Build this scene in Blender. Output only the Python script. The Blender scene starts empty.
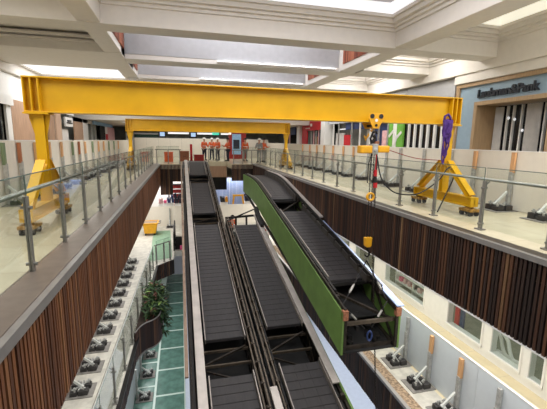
import bpy, bmesh, math, random
from mathutils import Vector, Matrix
random.seed(7)
S = bpy.context.scene
COL = S.collection
PI = math.pi

# ------------------------------------------------------------------ materials
def lin(c):
    c /= 255.0
    return c / 12.92 if c <= 0.04045 else ((c + 0.055) / 1.055) ** 2.4

def rgb(r, g, b):
    return (lin(r), lin(g), lin(b), 1.0)

MATS = {}
def mat(name, col, rough=0.6, metal=0.0, var=0.12, scale=6.0, bump=0.0, stretch=None, spec=0.5):
    m = bpy.data.materials.new(name)
    m.use_nodes = True
    nt = m.node_tree
    p = nt.nodes['Principled BSDF']
    p.inputs['Roughness'].default_value = rough
    p.inputs['Metallic'].default_value = metal
    p.inputs['Specular IOR Level'].default_value = spec
    tc = nt.nodes.new('ShaderNodeTexCoord')
    mp = nt.nodes.new('ShaderNodeMapping')
    if stretch:
        mp.inputs['Scale'].default_value = stretch
    nz = nt.nodes.new('ShaderNodeTexNoise')
    nz.inputs['Scale'].default_value = scale
    nz.inputs['Detail'].default_value = 5
    nt.links.new(tc.outputs['Object'], mp.inputs['Vector'])
    nt.links.new(mp.outputs['Vector'], nz.inputs['Vector'])
    r = nt.nodes.new('ShaderNodeValToRGB')
    a = tuple(max(0, x * (1 - var)) for x in col[:3]) + (1,)
    b = tuple(min(1, x * (1 + var)) for x in col[:3]) + (1,)
    r.color_ramp.elements[0].color = a
    r.color_ramp.elements[1].color = b
    r.color_ramp.elements[0].position = 0.35
    r.color_ramp.elements[1].position = 0.65
    nt.links.new(nz.outputs['Fac'], r.inputs['Fac'])
    nt.links.new(r.outputs['Color'], p.inputs['Base Color'])
    if bump:
        bp = nt.nodes.new('ShaderNodeBump')
        bp.inputs['Strength'].default_value = bump
        bp.inputs['Distance'].default_value = 0.02
        nt.links.new(nz.outputs['Fac'], bp.inputs['Height'])
        nt.links.new(bp.outputs['Normal'], p.inputs['Normal'])
    MATS[name] = m
    return m

def emit(name, col, strength):
    m = bpy.data.materials.new(name)
    m.use_nodes = True
    nt = m.node_tree
    p = nt.nodes['Principled BSDF']
    p.inputs['Base Color'].default_value = col
    p.inputs['Roughness'].default_value = 0.5
    p.inputs['Emission Color'].default_value = col
    p.inputs['Emission Strength'].default_value = strength
    return m

def glass(name, tint, ior=1.4, gloss=1.0):
    m = bpy.data.materials.new(name)
    m.use_nodes = True
    nt = m.node_tree
    nt.nodes.remove(nt.nodes['Principled BSDF'])
    out = nt.nodes['Material Output']
    tr = nt.nodes.new('ShaderNodeBsdfTransparent')
    tr.inputs['Color'].default_value = tint
    gl = nt.nodes.new('ShaderNodeBsdfGlossy')
    gl.inputs['Roughness'].default_value = 0.03
    lw = nt.nodes.new('ShaderNodeLayerWeight')
    lw.inputs['Blend'].default_value = 0.5
    pw = nt.nodes.new('ShaderNodeMath'); pw.operation = 'POWER'; pw.inputs[1].default_value = 4.0
    fr = nt.nodes.new('ShaderNodeMath'); fr.operation = 'MULTIPLY_ADD'
    fr.inputs[1].default_value = 0.55 * gloss; fr.inputs[2].default_value = 0.03 * gloss
    nt.links.new(lw.outputs['Facing'], pw.inputs[0])
    nt.links.new(pw.outputs[0], fr.inputs[0])
    mx = nt.nodes.new('ShaderNodeMixShader')
    nt.links.new(fr.outputs[0], mx.inputs['Fac'])
    nt.links.new(tr.outputs['BSDF'], mx.inputs[1])
    nt.links.new(gl.outputs['BSDF'], mx.inputs[2])
    nt.links.new(mx.outputs['Shader'], out.inputs['Surface'])
    return m

def slats(name, stops, rough=0.45):
    """timber slats: each loose slat picks its own stain, with grain along Z"""
    m = bpy.data.materials.new(name)
    m.use_nodes = True
    nt = m.node_tree
    p = nt.nodes['Principled BSDF']
    p.inputs['Roughness'].default_value = rough
    g = nt.nodes.new('ShaderNodeNewGeometry')
    r = nt.nodes.new('ShaderNodeValToRGB')
    els = r.color_ramp.elements
    while len(els) < len(stops):
        els.new(0.5)
    for e, (pos, c) in zip(els, stops):
        e.position = pos
        e.color = c
    nt.links.new(g.outputs['Random Per Island'], r.inputs['Fac'])
    tc = nt.nodes.new('ShaderNodeTexCoord')
    mp = nt.nodes.new('ShaderNodeMapping')
    mp.inputs['Scale'].default_value = (30, 30, 2.0)
    nz = nt.nodes.new('ShaderNodeTexNoise')
    nz.inputs['Scale'].default_value = 1.5
    nt.links.new(tc.outputs['Object'], mp.inputs['Vector'])
    nt.links.new(mp.outputs['Vector'], nz.inputs['Vector'])
    mx = nt.nodes.new('ShaderNodeMix')
    mx.data_type = 'RGBA'
    mx.blend_type = 'MULTIPLY'
    mx.inputs[0].default_value = 0.6
    rr = nt.nodes.new('ShaderNodeValToRGB')
    rr.color_ramp.elements[0].color = (0.65, 0.65, 0.65, 1)
    rr.color_ramp.elements[1].color = (1.2, 1.2, 1.2, 1)
    nt.links.new(nz.outputs['Fac'], rr.inputs['Fac'])
    nt.links.new(r.outputs['Color'], mx.inputs[6])
    nt.links.new(rr.outputs['Color'], mx.inputs[7])
    nt.links.new(mx.outputs[2], p.inputs['Base Color'])
    return m

def tiles(name, c1, c2, mortar, w, h, msize, rough=0.25, axis=None):
    m = bpy.data.materials.new(name)
    m.use_nodes = True
    nt = m.node_tree
    p = nt.nodes['Principled BSDF']
    p.inputs['Roughness'].default_value = rough
    tc = nt.nodes.new('ShaderNodeTexCoord')
    br = nt.nodes.new('ShaderNodeTexBrick')
    br.offset = 0.0
    br.inputs['Color1'].default_value = c1
    br.inputs['Color2'].default_value = c2
    br.inputs['Mortar'].default_value = mortar
    br.inputs['Scale'].default_value = 1.0
    br.inputs['Brick Width'].default_value = w
    br.inputs['Row Height'].default_value = h
    br.inputs['Mortar Size'].default_value = msize
    nt.links.new(tc.outputs['Object'], br.inputs['Vector'])
    nz = nt.nodes.new('ShaderNodeTexNoise')
    nz.inputs['Scale'].default_value = 2.5
    nz.inputs['Detail'].default_value = 6
    rr = nt.nodes.new('ShaderNodeValToRGB')
    rr.color_ramp.elements[0].color = (0.8, 0.8, 0.8, 1)
    rr.color_ramp.elements[1].color = (1.12, 1.12, 1.12, 1)
    nt.links.new(tc.outputs['Object'], nz.inputs['Vector'])
    nt.links.new(nz.outputs['Fac'], rr.inputs['Fac'])
    mx = nt.nodes.new('ShaderNodeMix')
    mx.data_type = 'RGBA'
    mx.blend_type = 'MULTIPLY'
    mx.inputs[0].default_value = 1.0
    nt.links.new(br.outputs['Color'], mx.inputs[6])
    nt.links.new(rr.outputs['Color'], mx.inputs[7])
    nt.links.new(mx.outputs[2], p.inputs['Base Color'])
    return m

M = dict(
    yellow=mat('gantry_yellow', rgb(214, 164, 6), 0.42, var=0.07, scale=2.0),
    hoist_yellow=mat('hoist_yellow', rgb(230, 166, 28), 0.45, var=0.08),
    cream=tiles('cream_tile', rgb(214, 205, 178), rgb(206, 196, 168), rgb(180, 170, 146), 1.2, 1.2, 0.006, 0.22),
    cream_mid=tiles('cream_mid_tile', rgb(226, 214, 180), rgb(220, 206, 170), rgb(190, 178, 150), 1.2, 1.2, 0.006, 0.3),
    concrete_strip=mat('dusty_floor', rgb(200, 196, 184), 0.6, var=0.14, scale=5),
    rubble=mat('stripped_screed', rgb(150, 128, 104), 0.9, var=0.5, scale=16, bump=0.6),
    white_floor=mat('pale_floor', rgb(214, 222, 238), 0.35, var=0.03),
    green_floor=mat('green_panel', rgb(92, 128, 116), 0.25, var=0.22, scale=3),
    green_dark=mat('dark_green', rgb(14, 72, 58), 0.35, var=0.15),
    green_mat=mat('pale_green_mat', rgb(134, 166, 138), 0.7, var=0.1, scale=5),
    joint=mat('white_joint', rgb(205, 222, 212), 0.5, var=0.03),
    hoard=mat('hoarding_white', rgb(224, 217, 203), 0.55, var=0.02),
    hoard_grey=mat('hoarding_grey', rgb(202, 208, 212), 0.5, var=0.02),
    steel=mat('brushed_steel', rgb(150, 148, 142), 0.45, 0.75, var=0.08, stretch=(1, 1, 8)),
    galv=mat('galvanised', rgb(176, 176, 172), 0.5, 0.35, var=0.18, scale=14),
    nosing=mat('bronze_nosing', rgb(128, 116, 106), 0.45, 0.5, var=0.08),
    nosing_pale=mat('grey_nosing', rgb(150, 146, 142), 0.4, 0.5, var=0.06),
    black=mat('black_rubber', rgb(32, 31, 31), 0.6, var=0.25, scale=12),
    black_steel=mat('black_steel', rgb(30, 28, 26), 0.5, 0.4, var=0.3, scale=9),
    grease=mat('greasy_steel', rgb(52, 45, 38), 0.55, 0.5, var=0.45, scale=10),
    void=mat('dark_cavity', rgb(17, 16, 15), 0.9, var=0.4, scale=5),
    pallet=mat('tread_pallet', rgb(42, 39, 39), 0.6, 0.1, var=0.14, scale=3.0, stretch=(6, 1, 1)),
    deck=mat('grey_decking', rgb(182, 174, 166), 0.42, 0.4, var=0.1, scale=3),
    deck_brown=mat('brown_decking', rgb(140, 118, 100), 0.5, 0.2, var=0.15, scale=4),
    sheet=mat('pale_blue_sheet', rgb(140, 154, 188), 0.7, 0.0, var=0.03),
    rail_tan=mat('worn_rail', rgb(86, 76, 64), 0.45, 0.45, var=0.25, scale=6),
    skirt=mat('skirt_aluminium', rgb(150, 142, 134), 0.4, 0.6, var=0.12),
    truss_green=mat('truss_green', rgb(98, 128, 62), 0.5, var=0.12, scale=2.5),
    rust=mat('rusty_block', rgb(150, 98, 70), 0.8, var=0.3, scale=20),
    ceil=mat('ceiling_white', rgb(226, 220, 212), 0.8, var=0.02),
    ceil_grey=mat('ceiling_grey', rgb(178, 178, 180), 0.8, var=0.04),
    timber=mat('timber_post', rgb(196, 150, 104), 0.6, var=0.2, scale=8, stretch=(1, 1, 0.2)),
    timber_dark=mat('dark_timber_post', rgb(160, 98, 62), 0.6, var=0.2, scale=8, stretch=(1, 1, 0.2)),
    timber_green=mat('green_timber_post', rgb(108, 124, 92), 0.6, var=0.2, scale=8, stretch=(1, 1, 0.2)),
    tan_board=mat('tan_board', rgb(172, 138, 112), 0.5, var=0.16, scale=4, stretch=(6, 6, 0.4)),
    portal=mat('portal_timber', rgb(170, 142, 108), 0.5, var=0.1, scale=5, stretch=(6, 6, 0.5)),
    bluegrey=mat('blue_grey_fascia', rgb(146, 168, 184), 0.4, var=0.04),
    sign_dark=mat('dark_lettering', rgb(38, 42, 50), 0.4, var=0.05),
    white=mat('white_paint', rgb(232, 230, 226), 0.5, var=0.02),
    curtain=mat('white_curtain', rgb(212, 208, 204), 0.8, var=0.06),
    dark_glass=mat('dark_display_glass', rgb(22, 22, 26), 0.12, var=0.2),
    shop_in=mat('shop_interior', rgb(136, 138, 132), 0.6, var=0.25, scale=1.6),
    red=mat('shop_red', rgb(196, 22, 36), 0.5, var=0.06),
    red_dull=mat('dull_red', rgb(150, 36, 30), 0.6, var=0.1),
    leafgreen=mat('poster_green', rgb(112, 176, 66), 0.5, var=0.1),
    blue=mat('dark_blue', rgb(40, 58, 104), 0.5, var=0.15),
    paleblue=mat('pale_blue', rgb(150, 190, 226), 0.6, var=0.1),
    plate_shadow_grey=mat('plate_shadow_grey', rgb(134, 130, 124), 0.6, var=0.2, scale=8),
    pale_strut=mat('pale_strut', rgb(206, 208, 202), 0.5, var=0.06),
    skate=mat('skate_worn_yellow', rgb(150, 112, 50), 0.6, var=0.5, scale=14),
    carpet=mat('shop_carpet', rgb(128, 130, 114), 0.9, var=0.12, scale=4),
    dark_skirt=mat('dark_skirt', rgb(74, 70, 66), 0.5, 0.3, var=0.15),
    weight_grey=mat('weight_dark_grey', rgb(56, 54, 53), 0.65, var=0.35, scale=12),
    nosing_dark=mat('dark_nosing', rgb(76, 68, 60), 0.5, 0.3, var=0.1),
    tan_light=mat('light_tan_board', rgb(200, 168, 144), 0.5, var=0.08, scale=4, stretch=(6, 6, 0.4)),
    pink=mat('pink', rgb(232, 84, 138), 0.6, var=0.1),
    palepink=mat('pale_pink', rgb(222, 176, 178), 0.6, var=0.15),
    purple=mat('purple_sling', rgb(70, 36, 112), 0.8, var=0.2, scale=20),
    orange=mat('hi_vis_orange', rgb(222, 98, 48), 0.7, var=0.08),
    navy=mat('navy_cloth', rgb(38, 42, 58), 0.8, var=0.1),
    greycloth=mat('grey_cloth', rgb(150, 150, 148), 0.8, var=0.1),
    skin=mat('skin', rgb(198, 150, 124), 0.6, var=0.05),
    hair=mat('hair', rgb(40, 30, 24), 0.8, var=0.1),
    helmet=mat('helmet_white', rgb(240, 240, 236), 0.35, var=0.01),
    leaf=mat('plant_leaf', rgb(46, 72, 38), 0.5, var=0.5, scale=9),
    leaf_pale=mat('plant_leaf_pale', rgb(110, 136, 70), 0.5, var=0.3, scale=9),  # paler leaves scattered among the dark ones
    flower=mat('reddish_leaf', rgb(104, 66, 54), 0.6, var=0.3),
    soil=mat('soil', rgb(50, 38, 30), 0.95, var=0.3, scale=30),
    tape_white=mat('barrier_white', rgb(230, 226, 220), 0.5, var=0.02),
    glass=glass('balustrade_glass', (0.93, 0.955, 0.94, 1)),
    glass_edge=mat('glass_edge', rgb(96, 112, 104), 0.2, 0.0, var=0.1),
    glass_shop=glass('shop_glass', (0.84, 0.88, 0.86, 1), 1.45),
    lid=emit('skylight_diffuser', (0.56, 0.53, 0.60, 1), 0.10),
    cove=emit('cove_light', (0.93, 0.94, 1.0, 1), 0.85),
    lid_warm=emit('warm_diffuser', (0.60, 0.56, 0.46, 1), 0.08),
    cove_warm=emit('warm_cove_light', (1.0, 0.98, 0.86, 1), 0.55),
    panel=emit('lit_panel', (0.95, 0.97, 1.0, 1), 0.9),
    led=emit('led_tube', (0.92, 0.95, 1.0, 1), 4.0),
    lamp_white=emit('small_lamp', (0.9, 0.92, 0.95, 1), 0.6),
    screen=emit('screen_glow', (0.35, 0.5, 0.75, 1), 0.9),
    exit=emit('exit_glow', (0.05, 0.62, 0.42, 1), 1.0),
)
WOOD_L = slats('walnut_slats', [(0.0, rgb(78, 45, 26)), (0.3, rgb(98, 58, 33)), (0.6, rgb(114, 69, 40)),
                                (0.88, rgb(126, 79, 46)), (1.0, rgb(148, 104, 68))], 0.6)
WOOD_R = slats('shaded_walnut_slats', [(0.0, rgb(30, 17, 11)), (0.4, rgb(50, 30, 19)), (0.75, rgb(72, 43, 26)),  # walnut again, its stain darkened for the dimmer light on the right
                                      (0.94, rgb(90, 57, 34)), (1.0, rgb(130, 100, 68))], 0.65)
COPPER = slats('copper_slats', [(0.0, rgb(112, 58, 42)), (0.5, rgb(168, 92, 68)), (1.0, rgb(196, 124, 92))])

# ------------------------------------------------------------------ mesh builder
class MB:
    def __init__(self):
        self.v = []
        self.f = []
        self.fm = []
        self.mi = 0
    def box(self, x0, x1, y0, y1, z0, z1):
        return self.obox(((x0 + x1) / 2, (y0 + y1) / 2, (z0 + z1) / 2), (abs(x1 - x0) / 2, abs(y1 - y0) / 2, abs(z1 - z0) / 2))
    def obox(self, c, hs, rot=None):
        n = len(self.v)
        R = rot.to_matrix() if hasattr(rot, 'to_matrix') else (rot or Matrix.Identity(3))
        c = Vector(c)
        for sx in (-1, 1):
            for sy in (-1, 1):
                for sz in (-1, 1):
                    self.v.append(c + R @ Vector((sx * hs[0], sy * hs[1], sz * hs[2])))
        for q in ((0, 1, 3, 2), (4, 6, 7, 5), (0, 4, 5, 1), (2, 3, 7, 6), (0, 2, 6, 4), (1, 5, 7, 3)):
            self.f.append([n + i for i in q]); self.fm.append(self.mi)
        return self
    def bar(self, p, q, w, h, up=(0, 0, 1)):
        p, q = Vector(p), Vector(q)
        d = q - p
        y = d.normalized()
        u = Vector(up)
        x = y.cross(u)
        if x.length < 1e-4:
            x = y.cross(Vector((1, 0, 0)))
        x.normalize()
        z = x.cross(y)
        R = Matrix((x, y, z)).transposed()
        return self.obox((p + q) / 2, (w / 2, d.length / 2, h / 2), R)
    def tube(self, pts, r, n=8, caps=True):
        pts = [Vector(p) for p in pts]
        rs = r if isinstance(r, (list, tuple)) else [r] * len(pts)
        b = len(self.v)
        prev = None
        for i, p in enumerate(pts):
            if i == 0: t = pts[1] - pts[0]
            elif i == len(pts) - 1: t = pts[-1] - pts[-2]
            else: t = (pts[i + 1] - pts[i]).normalized() + (pts[i] - pts[i - 1]).normalized()
            if t.length < 1e-9: t = Vector((0, 0, 1))
            t.normalize()
            if prev is None:
                a = t.cross(Vector((0, 0, 1)))
                if a.length < 1e-3: a = t.cross(Vector((1, 0, 0)))
            else:
                a = prev - t * prev.dot(t)
                if a.length < 1e-4: a = t.cross(Vector((0, 1, 0)))
            a.normalize(); prev = a
            c = t.cross(a)
            for k in range(n):
                an = 2 * PI * k / n
                self.v.append(p + (a * math.cos(an) + c * math.sin(an)) * rs[i])
        for i in range(len(pts) - 1):
            for k in range(n):
                k2 = (k + 1) % n
                self.f.append([b + i * n + k, b + i * n + k2, b + (i + 1) * n + k2, b + (i + 1) * n + k]); self.fm.append(self.mi)
        if caps:
            self.f.append([b + k for k in range(n)][::-1]); self.fm.append(self.mi)
            e = b + (len(pts) - 1) * n
            self.f.append([e + k for k in range(n)]); self.fm.append(self.mi)
        return self
    def prism(self, poly, axis, a, b):
        """poly: 2-D points in the two axes other than 'axis' (cyclic order), extruded from a to b"""
        n = len(self.v)
        def P(u, w, t):
            return Vector((t, u, w)) if axis == 0 else Vector((u, t, w)) if axis == 1 else Vector((u, w, t))
        for t in (a, b):
            for u, w in poly:
                self.v.append(P(u, w, t))
        k = len(poly)
        self.f.append([n + i for i in range(k)][::-1]); self.fm.append(self.mi)
        self.f.append([n + k + i for i in range(k)]); self.fm.append(self.mi)
        for i in range(k):
            j = (i + 1) % k
            self.f.append([n + i, n + j, n + k + j, n + k + i]); self.fm.append(self.mi)
        return self
    def sphere(self, c, r, n=8, m=6, sc=(1, 1, 1)):
        b = len(self.v)
        c = Vector(c)
        for i in range(m + 1):
            th = PI * i / m
            for k in range(n):
                ph = 2 * PI * k / n
                self.v.append(c + Vector((r * sc[0] * math.sin(th) * math.cos(ph), r * sc[1] * math.sin(th) * math.sin(ph), r * sc[2] * math.cos(th))))
        for i in range(m):
            for k in range(n):
                k2 = (k + 1) % n
                self.f.append([b + i * n + k, b + (i + 1) * n + k, b + (i + 1) * n + k2, b + i * n + k2]); self.fm.append(self.mi)
        return self
    def quad(self, *pts):
        n = len(self.v)
        self.v += [Vector(p) for p in pts]
        self.f.append(list(range(n, n + len(pts)))); self.fm.append(self.mi)
        return self
    def build(self, name, m, parent=None, smooth=False, bevel=0.0):
        o0 = Vector((0, 0, 0))
        q = parent
        while q is not None:
            o0 += q.location
            q = q.parent
        loc = Vector((0, 0, 0))
        if parent is None:
            xs = [v.x for v in self.v]; ys = [v.y for v in self.v]; zs = [v.z for v in self.v]
            loc = Vector(((min(xs) + max(xs)) / 2, (min(ys) + max(ys)) / 2, min(zs)))
            o0 = loc
        me = bpy.data.meshes.new(name)
        me.from_pydata([tuple(v - o0) for v in self.v], [], self.f)
        ms = m if isinstance(m, (list, tuple)) else [m]
        for x in ms:
            me.materials.append(x)
        if len(ms) > 1:
            for p_, i in zip(me.polygons, self.fm):
                p_.material_index = i
        bm = bmesh.new(); bm.from_mesh(me)
        bmesh.ops.remove_doubles(bm, verts=bm.verts, dist=1e-6)
        bmesh.ops.recalc_face_normals(bm, faces=bm.faces)
        bm.to_mesh(me); bm.free()
        if smooth:
            for p_ in me.polygons: p_.use_smooth = True
        me.update()
        o = bpy.data.objects.new(name, me)
        COL.objects.link(o)
        o.location = loc
        if parent is not None:
            o.parent = parent
        if bevel:
            b = o.modifiers.new('bevel', 'BEVEL')
            b.width = bevel; b.segments = 2; b.limit_method = 'ANGLE'
        return o

LABELS = {}
def tag(o, label, cat, group=None, kind=None):
    assert label not in LABELS, label
    LABELS[label] = 1
    o['label'] = label
    o['category'] = cat
    if group: o['group'] = group
    if kind: o['kind'] = kind
    return o
def thing(name, loc, label, cat, group=None):
    o = bpy.data.objects.new(name, None)
    COL.objects.link(o)
    o.location = loc
    o.empty_display_size = 0.2
    return tag(o, label, cat, group)
def struct(o):
    o['kind'] = 'structure'
    return o
def copy_tree(o, parent=None):
    c = o.copy(); COL.objects.link(c); c.parent = parent
    for ch in list(o.children):
        copy_tree(ch, c)
    return c
ORD = ['first', 'second', 'third', 'fourth', 'fifth', 'sixth', 'seventh', 'eighth', 'ninth', 'tenth', 'eleventh',
       'twelfth', 'thirteenth', 'fourteenth', 'fifteenth', 'sixteenth', 'seventeenth', 'eighteenth', 'nineteenth', 'twentieth']
def lab(o, text): o['label'] = text; return o

# levels
ZM, ZG = -4.5, -9.0
XL, XR = -1.42, 4.93          # void edges on the upper level
YB = 25.7                     # near edge of the far bridge

# ------------------------------------------------------------------ setting: slabs
def slab(poly, z0, z1, m):
    return struct(MB().prism(poly, 2, z0, z1).build('floor', m))
slab([(-9, 1.2), (XL, 1.2), (XL, 42), (-9, 42)], -0.35, 0, M['cream'])
slab([(XR, 1.2), (12.5, 1.2), (12.5, 42), (XR, 42)], -0.35, 0, M['cream'])
slab([(XL, YB), (0.1, YB), (0.1, 42), (XL, 42)], -0.35, 0, M['cream'])
slab([(0.1, 28.6), (3.42, 28.6), (3.42, 42), (0.1, 42)], -0.35, 0, M['cream'])
slab([(3.42, YB), (XR, YB), (XR, 42), (3.42, 42)], -0.35, 0, M['cream'])
# mid level
def xe(y): return -1.63 + (y - 7.0) * 0.027        # slightly skewed left edge of the middle level
slab([(-9, 1), (xe(1), 1), (xe(18.0), 18.0), (-0.56, 18.9), (-0.5, 20.3), (5.0, 20.3), (12.5, 20.3), (12.5, 42), (-9, 42)], ZM - 0.3, ZM, M['concrete_strip'])
slab([(4.98, 1), (6.0, 1), (6.0, 20.3), (4.98, 20.3)], ZM - 0.3, ZM, M['concrete_strip'])
slab([(6.0, 1), (12.5, 1), (12.5, 20.3), (6.0, 20.3)], ZM - 0.3, ZM, M['cream_mid'])
struct(MB().box(5.02, 5.3, 1, 20.3, ZM, ZM + 0.012).build('trim_1', M['rubble']))
# ground level
slab([(-9, 1), (12.5, 1), (12.5, 42), (-9, 42)], ZG - 0.3, ZG, M['white_floor'])

# ------------------------------------------------------------------ timber fascias
def fascia(name, x, y0, y1, z0, z1, m, side, pitch=0.075, xs=None):
    """vertical slats on a dark backing; side = +1 when the slats face +X"""
    k = MB()
    n = int((y1 - y0) / pitch)
    fx = xs or (lambda y: x)
    for i in range(n):
        y = y0 + (i + 0.5) * pitch
        w = pitch * random.uniform(0.29, 0.34)
        d = random.uniform(0.022, 0.032)
        xx = fx(y)
        k.box(xx - (0 if side > 0 else d), xx + (d if side > 0 else 0), y - w, y + w, z0, z1)
    o = struct(k.build(name, m))
    b = MB()
    b.prism([(fx(y0), y0), (fx(y1), y1), (fx(y1) - side * 0.06, y1), (fx(y0) - side * 0.06, y0)], 2, z0 + 0.01, z1)
    struct(b.build('wall_backing', M['void']))
    return o
fascia('wall_left', XL, 1.3, YB, -1.40, -0.06, WOOD_L, 1)
fascia('wall_right', XR, 1.3, YB, -1.35, -0.06, WOOD_R, -1)
fascia('wall_left', 0, 1.3, 10.9, ZM - 0.63, ZM - 0.05, WOOD_R, 1, xs=xe)
fascia('wall_left', 0, 14.65, 18.0, ZM - 0.63, ZM - 0.05, WOOD_R, 1, xs=xe)
fascia('wall_right', 4.98, 1.3, 20.2, ZM - 1.0, ZM - 0.05, WOOD_R, -1)
def fascia_x(name, x0, x1, y, z0, z1, m, pitch=0.09, dy=0.0):
    k = MB(); n = int((x1 - x0) / pitch)
    for i in range(n):
        xx = x0 + (i + 0.5) * pitch
        w = pitch * 0.32
        yy = y + dy * (i + 0.5) / n
        k.box(xx - w, xx + w, yy - 0.03, yy, z0, z1)
    struct(k.build(name, m))
    b = MB(); b.prism([(x0, y + 0.005), (x1, y + dy + 0.005), (x1, y + dy + 0.06), (x0, y + 0.06)], 2, z0, z1)
    struct(b.build('wall_backing', M['void']))
fascia_x('wall_far', XL, -0.6, YB, -2.1, -0.05, WOOD_R)
fascia_x('wall_far', -0.6, 0.1, YB, -1.2, -0.05, WOOD_R)
fascia_x('wall_far', 3.42, XR, YB, -1.2, -0.05, WOOD_R)
fascia_x('wall_far', xe(18), -0.5, 17.9, ZM - 0.75, ZM + 0.01, WOOD_R, dy=0.9)
struct(MB().box(0.1, 3.42, 28.55, 28.62, -1.2, -0.35).build('wall_far', M['tan_board']))
struct(MB().box(0.1, 3.42, 28.62, 28.7, -2.2, -1.2).build('wall_far', M['void']))
# nosings
t = MB(); t.box(XL - 0.4, XL - 0.02, 1.2, YB, 0.0, 0.03); struct(t.build('trim_2', M['nosing']))
t = MB(); t.box(XL - 0.04, XL + 0.05, 1.2, YB, -0.09, 0.02); struct(t.build('trim_3', M['nosing_pale']))
t = MB(); t.box(XR + 0.03, XR + 0.26, 1.2, YB, 0.0, 0.02); struct(t.build('trim_4', M['nosing_dark']))
t = MB(); t.box(XR - 0.05, XR + 0.03, 1.2, YB, -0.06, 0.025); struct(t.build('trim_5', M['nosing_pale']))
t = MB(); t.bar((xe(1) + 0.04, 1, ZM - 0.01), (xe(18) + 0.04, 18, ZM - 0.01), 0.1, 0.06); struct(t.build('trim_6', M['black_steel']))
t = MB(); t.box(4.92, 5.02, 1, 20.3, ZM - 0.05, ZM + 0.03); struct(t.build('trim_7', M['nosing_pale']))
t = MB(); t.box(XL - 0.02, XL + 0.02, 1.3, YB, -1.43, -1.40); struct(t.build('trim_8', M['nosing']))
t = MB(); t.box(XR - 0.03, XR + 0.05, 1.3, YB, -1.38, -1.35); struct(t.build('trim_9', M['white']))
# soffits of the upper slab (ceiling of the middle level)
struct(MB().box(-9, XL - 0.06, 1.2, 42, -1.38, -1.3).build('ceiling', M['ceil']))
struct(MB().box(XR + 0.06, 12.5, 1.2, 42, -1.35, -1.28).build('ceiling', M['ceil']))
struct(MB().box(XL, XR, 28.8, 42, -1.3, -1.22).build('ceiling', M['ceil']))
# soffits of the middle slab
struct(MB().box(-9, -1.75, 1.2, 42, ZM - 0.62, ZM - 0.56).build('ceiling', M['ceil']))
struct(MB().box(5.1, 12.5, 1.2, 42, ZM - 1.0, ZM - 0.94).build('ceiling', M['ceil']))

# ------------------------------------------------------------------ ceiling grid of the upper level
ZS = 4.2
def beam(x0, x1, y0, y1, z0=ZS, z1=5.35, m=None):
    return struct(MB().box(x0, x1, y0, y1, z0, z1).build('ceiling', m or M['ceil'], bevel=0.015))
beam(-6.2, 13, 9.62, 10.28)                      # beam A
beam(-1.7, 6.55, 13.4, 14.2)                     # beam B
beam(-6.2, -1.7, 12.65, 15.6)
beam(6.55, 13, 12.75, 14.0)
beam(-1.7, 6.55, 17.3, 18.1)
beam(-6.2, -1.7, 18.6, 19.6); beam(6.55, 13, 17.6, 18.6)
beam(-1.7, 6.55, 21.4, 22.2)
for y0, y1 in ((1.0, 9.62), (10.28, 13.4), (14.2, 17.3), (18.1, 21.4)):
    beam(-2.2, -1.7, y0, y1, ZS + 0.02); beam(5.85, 6.5, y0, y1, ZS + 0.02)
beam(-2.2, -1.7, 0.6, 1.4); beam(-6.2, 13, 0.5, 1.2)
beam(9.3, 13, 1.2, 26.8, 3.92, 5.35)
beam(9.36, 9.96, 1.2, 11.4, 3.63, 3.92)         # bulkhead over the right shopfronts
beam(-6.95, -5.85, 1.2, 26.8, ZS - 0.3, 5.35)

def ring(k, x0, x1, y0, y1, w, z0, z1):
    k.box(x0, x1, y0, y0 + w, z0, z1); k.box(x0, x1, y1 - w, y1, z0, z1)
    k.box(x0, x0 + w, y0 + w, y1 - w, z0, z1); k.box(x1 - w, x1, y0 + w, y1 - w, z0, z1)
def coffer(x0, x1, y0, y1, lid, cove, zt=5.1):
    """stepped moulding round the cell, a lit cove behind it, and the diffuser above"""
    k = MB()
    for w_, za, zb_ in ((0.06, zt - 0.48, zt - 0.40), (0.15, zt - 0.40, zt - 0.33), (0.26, zt - 0.33, zt - 0.22), (0.34, zt - 0.22, zt - 0.14)):
        ring(k, x0, x1, y0, y1, w_, za, zb_)
    struct(k.build('trim_10', M['ceil']))
    c = MB(); a = 0.34; b = 0.52; z0 = zt - 0.14; z1 = zt + 0.05
    X0, X1, Y0, Y1 = x0 + a, x1 - a, y0 + a, y1 - a
    P0 = [(X0, Y0, z0), (X1, Y0, z0), (X1, Y1, z0), (X0, Y1, z0)]
    X0, X1, Y0, Y1 = x0 + b, x1 - b, y0 + b, y1 - b
    P1 = [(X0, Y0, z1), (X1, Y0, z1), (X1, Y1, z1), (X0, Y1, z1)]
    for i in range(4):
        c.quad(P0[i], P0[(i + 1) % 4], P1[(i + 1) % 4], P1[i])
    struct(c.build('window_cove', cove))
    l = MB(); l.quad(*[(p[0], p[1], z1 + 0.0) for p in P1]); struct(l.build('window_1', lid))
coffer(-1.7, 5.85, 1.4, 9.62, M['lid'], M['cove'])
coffer(6.5, 9.3, 2.0, 9.62, M['lid_warm'], M['cove_warm'])
coffer(6.55, 9.3, 10.28, 12.75, M['lid_warm'], M['cove_warm'], 4.95)
coffer(6.55, 9.3, 14.0, 17.6, M['lid'], M['cove'], 4.95)
k = MB(); ring(k, -5.85, -2.2, 15.6, 18.6, 0.12, 4.28, 4.34); struct(k.build('trim_10', M['ceil']))
struct(MB().box(-5.8, -2.25, 15.65, 18.55, 4.34, 4.38).build('window_1', M['panel']))
# unlit shallow coffer, upper left
k = MB(); ring(k, -5.85, -2.2, 10.28, 12.65, 0.10, 4.45, 4.5); ring(k, -5.85, -2.2, 10.28, 12.65, 0.22, 4.55, 4.62)
k.box(-5.85, -2.2, 10.28, 12.65, 4.7, 4.8); struct(k.build('ceiling', M['ceil']))
k = MB(); k.box(-5.85, -2.2, 1.3, 9.62, 4.7, 4.8); struct(k.build('ceiling', M['ceil']))
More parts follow.
